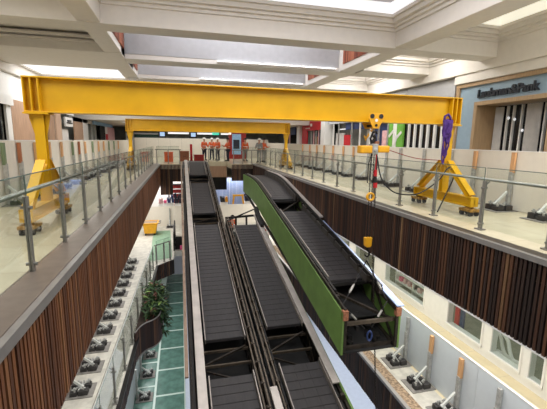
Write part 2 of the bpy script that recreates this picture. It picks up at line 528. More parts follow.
# tall grey wells in the middle
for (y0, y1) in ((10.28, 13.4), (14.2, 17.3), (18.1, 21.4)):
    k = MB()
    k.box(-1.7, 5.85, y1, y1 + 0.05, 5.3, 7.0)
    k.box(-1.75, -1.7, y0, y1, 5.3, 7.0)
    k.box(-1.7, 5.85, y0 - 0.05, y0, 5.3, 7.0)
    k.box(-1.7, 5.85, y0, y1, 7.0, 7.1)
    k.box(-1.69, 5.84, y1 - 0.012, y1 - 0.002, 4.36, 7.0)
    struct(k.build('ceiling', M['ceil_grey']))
    k = MB()
    n = int((y1 - y0 - 0.5) / 0.09)
    for i in range(n):
        y = y0 + 0.1 + i * 0.09
        k.box(5.80, 5.85, y, y + 0.06, 4.42, 7.0)
    struct(k.build('trim_11', COPPER))
    k = MB()
    for i in range(n):
        y = y0 + 0.1 + i * 0.09
        k.box(-1.7, -1.65, y, y + 0.06, 4.42, 7.0)
    struct(k.build('trim_11', COPPER))
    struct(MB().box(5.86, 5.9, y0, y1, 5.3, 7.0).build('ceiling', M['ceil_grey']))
for i, (x0, x1, y) in enumerate(((1.3, 5.7, 13.3), (0.9, 5.7, 17.2), (0.5, 5.7, 21.3))):
    t = thing('strip_light', ((x0 + x1) / 2, y, 4.3), 'slim white strip light at the foot of the %s grey ceiling well' % ['nearest', 'second', 'farthest'][i], 'light', 'strip lights in the ceiling wells')
    k = MB(); k.box(x0, x1, y, y + 0.085, 4.27, 4.3); k.build('housing', M['ceil'], t)
    k = MB(); k.box(x0, x1, y + 0.02, y + 0.05, 4.3, 4.32); k.build('tube', M['led'], t)
# lower ceiling at the far end with lit panels
struct(MB().box(-9, 13, 27.0, 42, 2.85, 3.0).build('ceiling', M['ceil']))
struct(MB().box(-9, 13, 26.8, 27.0, 2.85, 5.3).build('ceiling', M['ceil']))
struct(MB().box(-6.2, 13, 22.2, 26.8, 5.2, 5.35).build('ceiling', M['ceil']))
struct(MB().box(-6.2, -1.7, 19.6, 26.8, 4.5, 4.6).build('ceiling', M['ceil']))
struct(MB().box(6.55, 13, 18.6, 26.8, 4.5, 4.6).build('ceiling', M['ceil']))
cl = [(-3.2, 28.6), (0.2, 28.6), (3.4, 28.6), (6.6, 28.6), (-3.2, 32.5), (0.2, 32.5), (3.4, 32.5), (6.6, 32.5), (-3.2, 36.5), (1.6, 36.5), (6.0, 36.5)]
nmx = ['leftmost', 'second', 'third', 'rightmost']
for i, (x, y) in enumerate(cl):
    row = 'nearest' if y < 30 else 'middle' if y < 34 else 'farthest'
    t = thing('ceiling_light', (x, y, 2.82), 'square white ceiling light over the far bridge, %s of the %s row' % ((nmx[i % 4] if i < 8 else ['leftmost', 'middle', 'rightmost'][i - 8]), row), 'light', 'ceiling lights over the far bridge')
    k = MB(); ring(k, x - 0.85, x + 0.85, y - 0.4, y + 0.4, 0.05, 2.80, 2.85); k.build('frame', M['white'], t)
    k = MB(); k.box(x - 0.8, x + 0.8, y - 0.35, y + 0.35, 2.81, 2.84); k.build('diffuser', M['panel'], t)
for i, (x0, x1) in enumerate(((-1.1, 0.75), (1.4, 3.0), (3.6, 5.6))):  # glowing strips added in place of the bright soffit band
    t = thing('strip_light', ((x0 + x1) / 2, 34.5, 2.3), 'glowing strip added for the lit soffit at the far end, %s one above the workers' % ['left', 'middle', 'right'][i], 'light', 'glowing strips at the far end')
    k = MB(); k.box(x0, x1, 34.45, 34.6, 2.27, 2.31); k.build('housing', M['white'], t)
    k = MB(); k.box(x0 + 0.02, x1 - 0.02, 34.47, 34.58, 2.14, 2.27); k.build('tube', M['panel'], t)
    for xx in (x0 + 0.1, x1 - 0.1):
        k = MB(); k.tube([(xx, 34.52, 2.31), (xx, 34.52, 2.85)], 0.012, 6); k.build('drop_rod', M['white'], t)
# sprinkler on the warm coffer, dark downlight recess
t = thing('sprinkler', (8.2, 8.0, 5.1), 'small white sprinkler head under the cream ceiling panel at top right', 'sprinkler')
k = MB(); k.tube([(8.2, 8.0, 5.14), (8.2, 8.0, 5.02)], 0.025); k.tube([(8.2, 8.0, 5.02), (8.2, 8.0, 5.0)], 0.07); k.build('body', M['white'], t)
k = MB(); k.tube([(8.2, 8.0, 5.15), (8.2, 8.0, 5.12)], 0.09); k.build('escutcheon', M['ceil'], t)

# ------------------------------------------------------------------ balustrades
def balustrade(name, label, P, Q, ys, z, inset, hp=0.93, hr=0.95, hg=1.17, post_w=0.065, cat='balustrade'):
    """P,Q end points (x,y); ys = post parameters along the run; inset = sideways vector of the handrail"""
    P, Q = Vector((P[0], P[1], z)), Vector((Q[0], Q[1], z))
    d = (Q - P); L = d.length; u = d.normalized()
    nrm = Vector((inset[0], inset[1], 0))
    t = thing(name, (P + Q) / 2, label, cat)
    for s in ys:
        c = P + u * s
        k = MB()
        side = Vector((-u.y, u.x, 0))
        for sg in (-1, 1):
            k.bar(c + side * sg * 0.013, c + side * sg * 0.013 + Vector((0, 0, hp)), 0.02, post_w, up=u)
        o = k.build('post', M['steel'], t)
        k = MB(); k.obox(c + Vector((0, 0, 0.012)), (0.06, 0.08, 0.012)); k.build('base_plate', M['steel'], o)
        k = MB(); k.tube([c + Vector((0, 0, hp * 0.86)) - side * 0.06, c + Vector((0, 0, hp * 0.86)) + side * 0.06], 0.022, 8); k.build('glass_clamp', M['steel'], o); k = MB()
        k.tube([c + Vector((0, 0, 0.12)) - side * 0.06, c + Vector((0, 0, 0.12)) + side * 0.06], 0.022, 8); k.build('glass_clamp', M['steel'], o)
        k = MB(); k.tube([c + Vector((0, 0, hp * 0.9)), c + nrm * 0.8 + Vector((0, 0, hr - 0.04)), c + nrm + Vector((0, 0, hr))], 0.012, 6); k.build('rail_bracket', M['steel'], o)
    ed = [0.0] + list(ys) + [L]
    for a, b in zip(ed[:-1], ed[1:]):
        if b - a < 0.12: continue
        p, q = P + u * (a + 0.02), P + u * (b - 0.02)
        k = MB(); k.bar(p + Vector((0, 0, (0.06 + hg) / 2)), q + Vector((0, 0, (0.06 + hg) / 2)), 0.012, hg - 0.06); g = k.build('glass_panel', M['glass'], t)
        k = MB(); k.bar(p + Vector((0, 0, hg + 0.005)), q + Vector((0, 0, hg + 0.005)), 0.016, 0.012)
        k.bar(p + Vector((0, 0, 0.06)), p + Vector((0, 0, hg)), 0.008, 0.014); k.build('glass_edge', M['glass_edge'], g)
    k = MB(); k.tube([P + nrm + Vector((0, 0, hr)), Q + nrm + Vector((0, 0, hr))], 0.028, 10); k.build('handrail', M['steel'], t, smooth=True)
    return t
Y0, Y1 = 2.2, 25.5
balustrade('glass_balustrade', 'long glass balustrade with steel posts along the left edge of the upper walkway',
           (-1.76, Y0), (-1.76, Y1), [3.45 - Y0 + 1.29 * i for i in range(17)], 0.0, (-0.1, 0))
balustrade('glass_balustrade', 'long glass balustrade with steel posts along the right edge of the upper walkway',
           (5.46, Y0), (5.66, Y1), [2.9 - Y0 + 1.36 * i for i in range(17)], 0.0, (0.12, 0))
balustrade('glass_balustrade', 'glass balustrade on the far bridge left of the black travelator', (-1.7, YB + 0.25), (0.0, YB + 0.25), [0.1, 0.85, 1.6], 0.0, (0, 0.08))
balustrade('glass_balustrade', 'glass balustrade on the far bridge in front of the workers', (1.95, 28.75), (3.4, 28.75), [0.1, 0.75, 1.35], 0.0, (0, 0.08))
balustrade('glass_balustrade', 'short glass balustrade on the far bridge beside the right walkway', (3.5, YB + 0.25), (5.6, YB + 0.25), [0.1, 0.75, 1.4, 2.0], 0.0, (0, 0.08))
balustrade('glass_balustrade', 'glass balustrade along the left edge of the middle level below the timber fascia',
           (-1.76, 4.0), (-1.42, 17.6), [0.4 + 1.3 * i for i in range(11)], ZM, (-0.1, 0))
balustrade('glass_balustrade', 'glass balustrade at the near edge of the pale green mat on the middle level',
           (-1.4, 18.2), (-0.66, 18.95), [0.1, 0.6, 1.0], ZM, (0, 0.06))

# ------------------------------------------------------------------ hoardings
def hoarding_run(x, ys, z, h, m, desc, group, face):
    for i in range(len(ys) - 1):
        a, b = ys[i], ys[i + 1]
        t = thing('hoarding', (x, (a + b) / 2, z), '%s hoarding sheet %s, %s from near end' % (desc[0], desc[1], ORD[i]), 'hoarding', group)
        k = MB(); k.box(x - 0.02, x + 0.02, a + 0.004, b - 0.004, z + 0.01, z + h); k.build('sheet', m, t)
        k = MB()
        k.box(x - 0.028, x + 0.028, a + 0.004, b - 0.004, z + h, z + h + 0.02)
        k.build('top_capping', M['white'], t)
hoarding_run(7.95, [4.84 + 2.44 * i for i in range(13)], 0, 1.44, M['hoard'], ('white', 'on the right upper walkway'), 'hoarding on the right upper walkway', -1)
hoarding_run(-4.12, [7.88 + 2.44 * i for i in range(12)], 0, 1.52, M['hoard'], ('white', 'on the left upper walkway'), 'hoarding on the left upper walkway', 1)
hoarding_run(6.1, [3.4 + 2.44 * i for i in range(7)], ZM, 1.4, M['hoard_grey'], ('pale grey', 'on the right of the middle level'), 'hoarding on the right of the middle level', -1)
for i, (a, b) in enumerate(((-3.0, -0.55), (-0.55, 1.9), (1.9, 4.35), (4.35, 6.8))):
    t = thing('hoarding', ((a + b) / 2, 26.6, ZM), 'cream hoarding sheet across the far end of the middle level, %s from left' % ORD[i], 'hoarding', 'hoarding across the far end of the middle level')
    k = MB(); k.box(a + 0.004, b - 0.004, 26.58, 26.62, ZM + 0.01, ZM + 1.45); k.build('sheet', M['hoard'], t)
    k = MB(); k.box(a + 0.004, b - 0.004, 26.57, 26.63, ZM + 1.45, ZM + 1.47); k.build('top_capping', M['white'], t)

def brace_proto(kind, h):
    """hoarding stay standing on -X side of its sheet: post against the sheet (x=0), white strut, black weight on a plate tinted with its shadow"""
    t = bpy.data.objects.new('hoarding_stay', None); COL.objects.link(t)
    sp = h * 0.66
    k = MB()
    k.box(-0.10, -0.03, -0.035, 0.035, 0.02, sp); k.box(-0.115, -0.10, -0.045, 0.045, 0.02, sp)
    for i in range(7): k.box(-0.12, -0.114, -0.012, 0.012, 0.12 + i * sp / 8, 0.15 + i * sp / 8)
    k.build('steel_post', M['galv'], t)
    if kind != 'steel':
        k = MB(); k.box(-0.095, -0.03, -0.05, 0.05, sp * 0.97, h - 0.02); k.build('timber_head', M[kind], t)
    else:
        k = MB(); k.box(-0.095, -0.03, -0.04, 0.04, sp * 0.97, h - 0.02); k.build('post_head', M['galv'], t)
    k = MB(); k.bar((-0.42, 0.04, 0.16), (-0.10, 0.04, 0.46), 0.05, 0.05); k.tube([(-0.42, 0.0, 0.16), (-0.42, 0.08, 0.16)], 0.03); k.build('strut', M['pale_strut'], t)
    k = MB(); k.box(-0.68, -0.02, -0.27, 0.27, 0.0, 0.02); k.build('shadow_plate', M['plate_shadow_grey'], t)  # plate coloured with the grey shadow lying round the weights
    w = MB()
    w.box(-0.58, -0.36, -0.2, -0.05, 0.02, 0.13); w.box(-0.34, -0.14, -0.22, -0.07, 0.02, 0.15); w.box(-0.56, -0.34, 0.05, 0.2, 0.02, 0.15); w.box(-0.32, -0.16, 0.04, 0.2, 0.02, 0.12); w.box(-0.52, -0.2, -0.08, 0.06, 0.02, 0.08)
    w.build('weight', M['weight_grey'], t, bevel=0.012)
    k = MB()
    for sx, sy in ((-0.52, -0.14), (-0.3, -0.12), (-0.46, 0.14), (-0.27, 0.16)):
        k.tube([(sx, sy, 0.12), (sx, sy, 0.23)], 0.025, 6); k.tube([(sx - 0.05, sy, 0.19), (sx + 0.05, sy + 0.03, 0.2)], 0.018, 6)
    k.bar((-0.56, -0.18, 0.17), (-0.24, 0.17, 0.18), 0.03, 0.03); k.tube([(-0.4, -0.2, 0.16), (-0.36, 0.2, 0.17)], 0.02, 6)
    k.build('clamp', M['galv'], t)
    return t
PROTO = {}
def stay(kind, h, x, y, z, flip, label, group):
    key = (kind, h)
    if key not in PROTO:
        PROTO[key] = brace_proto(kind, h); o = PROTO[key]
    else:
        o = copy_tree(PROTO[key])
    o.location = (x, y, z)
    o.rotation_euler = (0, 0, (PI if flip else 0))
    return tag(o, label, 'stay', group)
rk = ['timber', 'timber', 'timber', 'steel', 'steel', 'steel', 'steel', 'steel', 'timber', 'timber', 'timber', 'timber', 'timber', 'timber', 'timber']
ry = [6.1, 7.27, 8.48, 9.42, 10.7, 12.08, 13.02, 14.48, 15.93, 17.05, 18.33, 19.62, 20.76, 22.01, 23.42]
for i, (kk, y) in enumerate(zip(rk, ry)):
    what = 'timber headed hoarding stay' if kk == 'timber' else 'all steel hoarding stay'
    stay(kk, 1.44, 7.93, y, 0, False, '%s on the upper right walkway, %s from near end' % (what, ORD[i]), 'hoarding stays on the right upper walkway')
lk = ['timber_green', 'timber_dark', 'timber', 'timber', 'timber', 'timber_green', 'timber_dark', 'timber', 'timber_green', 'timber', 'timber', 'timber_green', 'timber_green', 'timber']
ly = [9.91, 10.8, 11.9, 13.07, 14.29, 15.66, 16.6, 17.6, 19.0, 20.3, 21.6, 23.09, 24.77, 26.4]
cn = {'timber': 'tan', 'timber_green': 'green', 'timber_dark': 'rust brown'}
for i, (kk, y) in enumerate(zip(lk, ly)):
    stay(kk, 1.5, -4.1, y, 0, True, '%s headed hoarding stay on the upper left walkway, %s from near end' % (cn[kk], ORD[i]), 'hoarding stays on the left upper walkway')
for i, (kk, y) in enumerate(zip(['steel', 'timber', 'timber', 'steel', 'steel', 'steel', 'steel', 'steel', 'steel', 'steel'], [5.21, 6.25, 7.26, 8.27, 9.3, 10.3, 11.3, 12.3, 13.3, 14.3][:6])):
    stay(kk, 1.35, 6.08, y, ZM, False, '%s hoarding stay before the grey middle level hoarding, %s from near end' % ('timber headed' if kk == 'timber' else 'steel', ORD[i]), 'hoarding stays on the right of the middle level')
for i in range(11):
    stay('steel', 1.35, -2.92 + 0.02, 8.9 + 0.98 * i, ZM, True, 'steel hoarding stay below the left timber fascia, %s from near end' % ORD[i], 'hoarding stays on the left of the middle level')
for i, x in enumerate((-0.9, 0.2)):
    o = copy_tree(PROTO[('steel', 1.35)]); o.location = (x, 26.55, ZM); o.rotation_euler = (0, 0, PI / 2)
    tag(o, 'steel hoarding stay at the far end of the middle level, %s' % ['beside the yellow bin', 'beside the black travelator'][i], 'stay', 'hoarding stays at the far end of the middle level')

# ------------------------------------------------------------------ gantry cranes
def gantry(Yc, x0, x1, label, suffix):
    t = thing('gantry_crane', ((x0 + x1) / 2, Yc, 0), label, 'crane')
    zt, zb = 2.69, 2.06
    k = MB()
    k.box(x0, x1, Yc - 0.15, Yc + 0.15, zt - 0.025, zt); k.box(x0, x1, Yc - 0.15, Yc + 0.15, zb, zb + 0.025)
    k.box(x0, x1, Yc - 0.012, Yc + 0.012, zb + 0.025, zt - 0.025)
    g = k.build('girder', M['yellow'], t, bevel=0.004)
    for xe_ in (x0, x1):
        s = 1 if xe_ == x0 else -1
        for dx in (0.01, 0.13, 0.25):
            k = MB(); xx = xe_ + s * dx
            k.box(xx - 0.01, xx + 0.01, Yc - 0.14, Yc + 0.14, zb + 0.025, zt - 0.025); k.build('stiffener', M['yellow'], g)
        k = MB(); k.box(xe_ - s * 0.02, xe_ + s * 0.39, Yc - 0.17, Yc + 0.17, zb - 0.03, zb - 0.002); k.build('cap_plate', M['yellow'], t)
        xc = xe_ + s * 0.2
        # column: I section down to the base beam
        k = MB()
        k.box(xc - 0.085, xc + 0.085, Yc - 0.07, Yc - 0.055, 0.42, zb - 0.03); k.box(xc - 0.085, xc + 0.085, Yc + 0.055, Yc + 0.07, 0.42, zb - 0.03)
        k.box(xc - 0.009, xc + 0.009, Yc - 0.055, Yc + 0.055, 0.42, zb - 0.03)
        c = k.build('column', M['yellow'], t)
        for sg in (-1, 1):
            k = MB(); k.prism([(xc + sg * 0.08, zb - 0.03), (xc + sg * 0.175, zb - 0.03), (xc + sg * 0.17, zb - 0.1), (xc + sg * 0.08, zb - 0.5)], 1, Yc - 0.012, Yc + 0.012)
            k.build('gusset', M['yellow'], c)
        k = MB(); k.box(xc - 0.1, xc + 0.1, Yc - 1.05, Yc + 1.05, 0.21, 0.225); k.box(xc - 0.1, xc + 0.1, Yc - 1.05, Yc + 1.05, 0.41, 0.425)
        k.box(xc - 0.012, xc + 0.012, Yc - 1.05, Yc + 1.05, 0.225, 0.41)
        for q in (-1.04, 1.04): k.box(xc - 0.1, xc + 0.1, Yc + q - 0.01, Yc + q + 0.01, 0.225, 0.41)
        k.build('base_beam', M['yellow'], t)
        for sg in (-1, 1):
            k = MB()
            A = Vector((xc, Yc + sg * 0.12, 1.16)); B = Vector((xc, Yc + sg * 0.93, 0.43))
            nrm = Vector((0, sg * (A.z - B.z), abs(B.y - A.y))).normalized() * 0.055
            k.bar(A + nrm, B + nrm, 0.16, 0.014, up=nrm); k.bar(A - nrm, B - nrm, 0.16, 0.014, up=nrm); k.bar(A, B, 0.014, 0.10, up=nrm)
            lg = k.build('leg', M['yellow'], t)
            k = MB(); k.prism([(Yc + sg * 0.10, 1.22), (Yc + sg * 0.3, 1.05), (Yc + sg * 0.12, 0.86), (Yc + sg * 0.10, 0.8)], 0, xc - 0.04, xc - 0.026)
            k.tube([(xc - 0.06, Yc + sg * 0.15, 1.12), (xc - 0.02, Yc + sg * 0.15, 1.12)], 0.025, 6); k.tube([(xc - 0.06, Yc + sg * 0.15, 0.99), (xc - 0.02, Yc + sg * 0.15, 0.99)], 0.025, 6)
            k.build('splice_plate', M['yellow'], lg)
            # skate under the end of the base beam
            yy = Yc + sg * 0.92
            k = MB(); k.box(xc - 0.13, xc + 0.13, yy - 0.19, yy + 0.19, 0.1, 0.16); k.tube([(xc, yy, 0.15), (xc, yy, 0.215)], 0.09, 12)
            sk = k.build('skate', M['skate'], t, bevel=0.01)
            for a in (-1, 1):
                for b in (-1, 1):
                    k = MB(); k.tube([(xc + a * 0.08 - 0.03, yy + b * 0.13, 0.055), (xc + a * 0.08 + 0.03, yy + b * 0.13, 0.055)], 0.055, 12); k.build('roller', M['black'], sk)
    return t
gantry(7.78, -2.72, 6.55, 'large yellow steel gantry crane spanning the void nearest the viewer', '')
gantry(21.5, -2.86, 6.36, 'second yellow gantry crane farther down the void', '')

# hoist: trolley, chain hoist, sling
HX, HY = 4.27, 7.78
t = thing('beam_trolley', (HX, HY, 2.06), 'yellow beam trolley with black wheels on the near gantry girder', 'trolley')
for sg in (-1, 1):
    k = MB(); yy = HY + sg * 0.19
    k.prism([(HX - 0.17, 2.26), (HX + 0.17, 2.26), (HX + 0.19, 2.14), (HX + 0.07, 1.92), (HX - 0.07, 1.92), (HX - 0.19, 2.14)], 1, yy - 0.012, yy + 0.012)
    sp = k.build('side_plate', M['hoist_yellow'], t, bevel=0.006)
    for a in (-0.11, 0.11):
        k = MB(); k.tube([(HX + a, yy - sg * 0.03, 2.19), (HX + a, yy + sg * 0.03, 2.19)], 0.05, 14); k.build('wheel', M['black'], sp)
    k = MB(); k.tube([(HX, yy, 2.1), (HX, yy + sg * 0.02, 2.1)], 0.035, 12); k.build('badge', M['white'], sp)
k = MB(); k.tube([(HX, HY - 0.22, 1.99), (HX, HY + 0.22, 1.99)], 0.03, 10); k.build('spacer_bolt', M['black_steel'], t)
k = MB(); k.tube([(HX, HY, 1.99), (HX, HY, 1.93), (HX + 0.03, HY, 1.9), (HX, HY, 1.86), (HX - 0.03, HY, 1.89)], 0.018, 8); k.build('shackle', M['hoist_yellow'], t)

def chain(k, p, q, link=0.05, w=0.017, r=0.0065):
    p, q = Vector(p), Vector(q)
    d = q - p; n = max(2, int(d.length / (link * 0.78))); u = d.normalized()
    a = u.cross(Vector((0, 1, 0)))
    if a.length < 1e-3: a = u.cross(Vector((1, 0, 0)))
    a.normalize(); b = u.cross(a)
    for i in range(n):
        c = p + d * ((i + 0.5) / n)
        s = a if i % 2 else b
        pts = []
        for j in range(8):
            an = 2 * PI * j / 8
            pts.append(c + u * (link / 2) * math.cos(an) + s * w * math.sin(an))
        pts.append(pts[0])
        k.tube(pts, r, 4, caps=False)
HX += 0.08
t = thing('chain_hoist', (HX, HY, 1.36), 'yellow electric chain hoist hanging under the near gantry with its hook and chain', 'hoist')
k = MB()
k.box(HX - 0.37, HX - 0.07, HY - 0.11, HY + 0.11, 1.36, 1.54); k.build('motor_casing', M['hoist_yellow'], t, bevel=0.03)
k = MB(); k.box(HX + 0.07, HX + 0.37, HY - 0.11, HY + 0.11, 1.38, 1.54); k.build('gear_casing', M['hoist_yellow'], t, bevel=0.03)
k = MB(); k.box(HX - 0.07, HX + 0.07, HY - 0.10, HY + 0.10, 1.34, 1.58); k.tube([(HX, HY - 0.13, 1.44), (HX, HY - 0.09, 1.44)], 0.05, 12); k.build('body', M['galv'], t, bevel=0.015)
k = MB(); k.tube([(HX - 0.06, HY, 1.58), (HX - 0.09, HY, 1.7), (HX - 0.03, HY, 1.84), (HX + 0.05, HY, 1.86), (HX + 0.07, HY, 1.8)], 0.025, 8)
k.tube([(HX - 0.06, HY, 1.6), (HX + 0.03, HY, 1.7), (HX - 0.02, HY, 1.78)], 0.04, 8); k.build('top_hook', M['black_steel'], t)
k = MB(); k.box(HX + 0.02, HX + 0.11, HY - 0.06, HY + 0.06, 1.58, 1.64); k.build('rust_lug', M['rust'], t)
k = MB(); chain(k, (HX - 0.035, HY, 1.34), (HX - 0.035, HY, -0.72)); chain(k, (HX + 0.03, HY, 1.34), (HX + 0.03, HY, -0.72)); k.build('load_chain', M['black_steel'], t)
k = MB()
pts = [(HX - 0.02 + 0.085 * math.cos(a), HY - 0.03, 0.34 + 0.085 * math.sin(a)) for a in [2 * PI * i / 14 for i in range(15)]]
k.tube(pts, 0.03, 6); k.build('chain_stop', M['hoist_yellow'], t)
k = MB()
k.prism([(HX - 0.09, -0.66), (HX + 0.09, -0.66), (HX + 0.08, -0.86), (HX + 0.05, -0.9), (HX - 0.05, -0.9), (HX - 0.08, -0.86)], 1, HY - 0.06, HY + 0.06); hb = k.build('hook_block', M['hoist_yellow'], t, bevel=0.012)
k = MB(); k.tube([(HX, HY, -0.9), (HX, HY, -0.98), (HX + 0.05, HY, -1.03), (HX + 0.06, HY, -1.1), (HX + 0.01, HY, -1.15), (HX - 0.05, HY, -1.12), (HX - 0.06, HY, -1.06)], [0.03, 0.028, 0.026, 0.028, 0.028, 0.02, 0.01], 8); k.build('hook', M['black_steel'], hb)
k = MB()
for dx, z2 in ((-0.13, 0.68), (-0.08, 0.75), (0.09, 0.72)):
    k.tube([(HX + dx * 0.5, HY - 0.05, 1.36), (HX + dx, HY - 0.05, 1.1), (HX + dx, HY - 0.05, z2)], 0.012, 6)
k.build('cable_drop', M['black'], t)
k = MB(); chain(k, (HX + 0.09, HY - 0.02, 1.34), (HX + 0.13, HY - 0.02, -0.9), 0.05, 0.018, 0.007); chain(k, (HX + 0.13, HY - 0.02, -0.9), (HX + 0.5, HY - 0.1, -5.6), 0.055, 0.02, 0.008); k.build('slack_chain', M['grease'], t)
k = MB(); k.tube([(HX + 0.05, HY - 0.07, 1.34), (HX + 0.05, HY - 0.07, 0.98)], 0.012, 6); k.box(HX + 0.02, HX + 0.08, HY - 0.1, HY - 0.04, 0.83, 0.98); pc = k.build('pendant_control', M['red'], t, bevel=0.02)
k = MB(); k.box(HX + 0.02, HX + 0.08, HY - 0.1, HY - 0.04, 0.68, 0.83); k.build('grip', M['black'], pc)
k = MB(); k.box(HX + 0.03, HX + 0.1, HY - 0.1, HY - 0.04, 0.56, 0.68); k.build('tail_block', M['red'], pc)

# purple round sling over the right end of the girder, black power cable
sx, sy = 6.13, 7.78
k = MB()
def loop(dx, z0, z1, w, r_, seed):
    rnd = random.Random(seed)
    pts = []
    for i in range(15):
        a = PI * i / 14
        pts.append((sx + dx + w * math.cos(a) * (0.8 + 0.2 * rnd.random()), sy - 0.2 - 0.04 * rnd.random(), z0 - (z0 - z1) * math.sin(a) ** 0.8))
    k.tube(pts, r_, 6)
loop(0.0, 2.16, 1.28, 0.09, 0.022, 1); loop(-0.04, 2.16, 1.12, 0.06, 0.018, 2); loop(0.03, 2.16, 1.62, 0.08, 0.035, 3); loop(-0.03, 2.14, 1.72, 0.07, 0.04, 5)
k.tube([(sx - 0.09, sy - 0.2, 2.14), (sx - 0.07, sy - 0.19, 2.24), (sx + 0.02, sy - 0.19, 2.29), (sx + 0.08, sy - 0.19, 2.22), (sx + 0.09, sy - 0.2, 2.14)], 0.03, 6)
k.tube([(sx - 0.05, sy - 0.22, 2.16), (sx + 0.05, sy - 0.23, 2.05), (sx - 0.03, sy - 0.22, 1.9), (sx + 0.03, sy - 0.22, 1.8)], 0.05, 6)
tag(k.build('round_sling', M['purple'], None, smooth=True), 'purple lifting sling hung over the right column of the near gantry', 'sling')
def curve_pts(ctrl, n=8):
    P = [Vector(c) for c in ctrl]
    P = [P[0] * 2 - P[1]] + P + [P[-1] * 2 - P[-2]]
    out = []
    for i in range(1, len(P) - 2):
        for j in range(n):
            s = j / n
            a, b, c, d = P[i - 1], P[i], P[i + 1], P[i + 2]
            out.append(0.5 * ((2 * b) + (c - a) * s + (2 * a - 5 * b + 4 * c - d) * s * s + (3 * b - a - 3 * c + d) * s ** 3))
    out.append(P[-2])
    return out
k = MB()
k.tube(curve_pts([(HX + 0.06, HY - 0.08, 1.3), (4.46, 7.55, 0.82), (4.66, 7.5, 0.56), (4.95, 7.5, 0.43), (5.45, 7.5, 0.43), (5.95, 7.5, 0.72), (6.24, 7.55, 1.02), (6.40, 7.55, 1.0),
                       (6.38, 7.5, 0.78), (6.15, 7.4, 0.45), (5.78, 7.2, 0.03)]), 0.016, 6)
tag(k.build('power_cable', M['black'], None, smooth=True), 'black power cable looping from the hoist to the right leg of the near gantry', 'cable')
k = MB(); k.tube(curve_pts([(HX + 0.36, HY, 1.45), (HX + 1.2, HY + 0.1, 1.25), (6.2, HY + 0.05, 1.2)]), 0.009, 6)
tag(k.build('control_cable', M['red_dull'], None, smooth=True), 'thin reddish cable stretched from the hoist to the right gantry column', 'cable')

# ------------------------------------------------------------------ travelators
TAN = math.tan(math.radians(12))
def zT(y): return 0.1 - TAN * (26.4 - y) if y < 26.4 else 0.1
def pallets(k, x0, x1, ya, yb, zf, off=0.0, pitch=0.24):
    n = max(1, int(round(abs(yb - ya) / pitch)))
    for i in range(n):
        a = ya + (yb - ya) * i / n + 0.003; b = ya + (yb - ya) * (i + 1) / n - 0.003
        za, zb = zf(a) + off, zf(b) + off
        j = len(k.v)
        k.v += [Vector((x0, a, za)), Vector((x1, a, za)), Vector((x1, b, zb)), Vector((x0, b, zb)),
                Vector((x0, a, za - 0.07)), Vector((x1, a, za - 0.07)), Vector((x1, b, zb - 0.07)), Vector((x0, b, zb - 0.07))]
        for q in ((0, 1, 2, 3), (4, 7, 6, 5), (0, 4, 5, 1), (1, 5, 6, 2), (2, 6, 7, 3), (3, 7, 4, 0)):
            k.f.append([j + c for c in q]); k.fm.append(0)
        nr = 3
        for g in range(nr):        # shallow cleats running along the tread
            xx = x0 + (x1 - x0) * (g + 0.5) / nr
            k.bar((xx, a + 0.01, za + 0.004), (xx, b - 0.01, zb + 0.004), (x1 - x0) / nr * 0.985, 0.012)
def strip(k, x0, x1, ya, yb, zf, off, th, step=None):
    ys = [ya, yb] if not step else [ya + (yb - ya) * i / step for i in range(step + 1)]
    for a, b in zip(ys[:-1], ys[1:]):
        k.bar(((x0 + x1) / 2, a, zf(a) + off), ((x0 + x1) / 2, b, zf(b) + off), abs(x1 - x0), th)
def truss_side(k, x, ya, yb, zf, top, bot, pitch=1.1):
    strip(k, x - 0.04, x + 0.04, ya, yb, zf, top, 0.09); strip(k, x - 0.04, x + 0.04, ya, yb, zf, bot, 0.09)
    n = int((yb - ya) / pitch)
    for i in range(n + 1):
        y = ya + (yb - ya) * i / n
        k.bar((x, y, zf(y) + bot), (x, y, zf(y) + top), 0.06, 0.06, up=(0, 1, 0))
        if i < n:
            y2 = ya + (yb - ya) * (i + 1) / n
            k.bar((x, y, zf(y) + bot), (x, y2, zf(y2) + top), 0.05, 0.05)

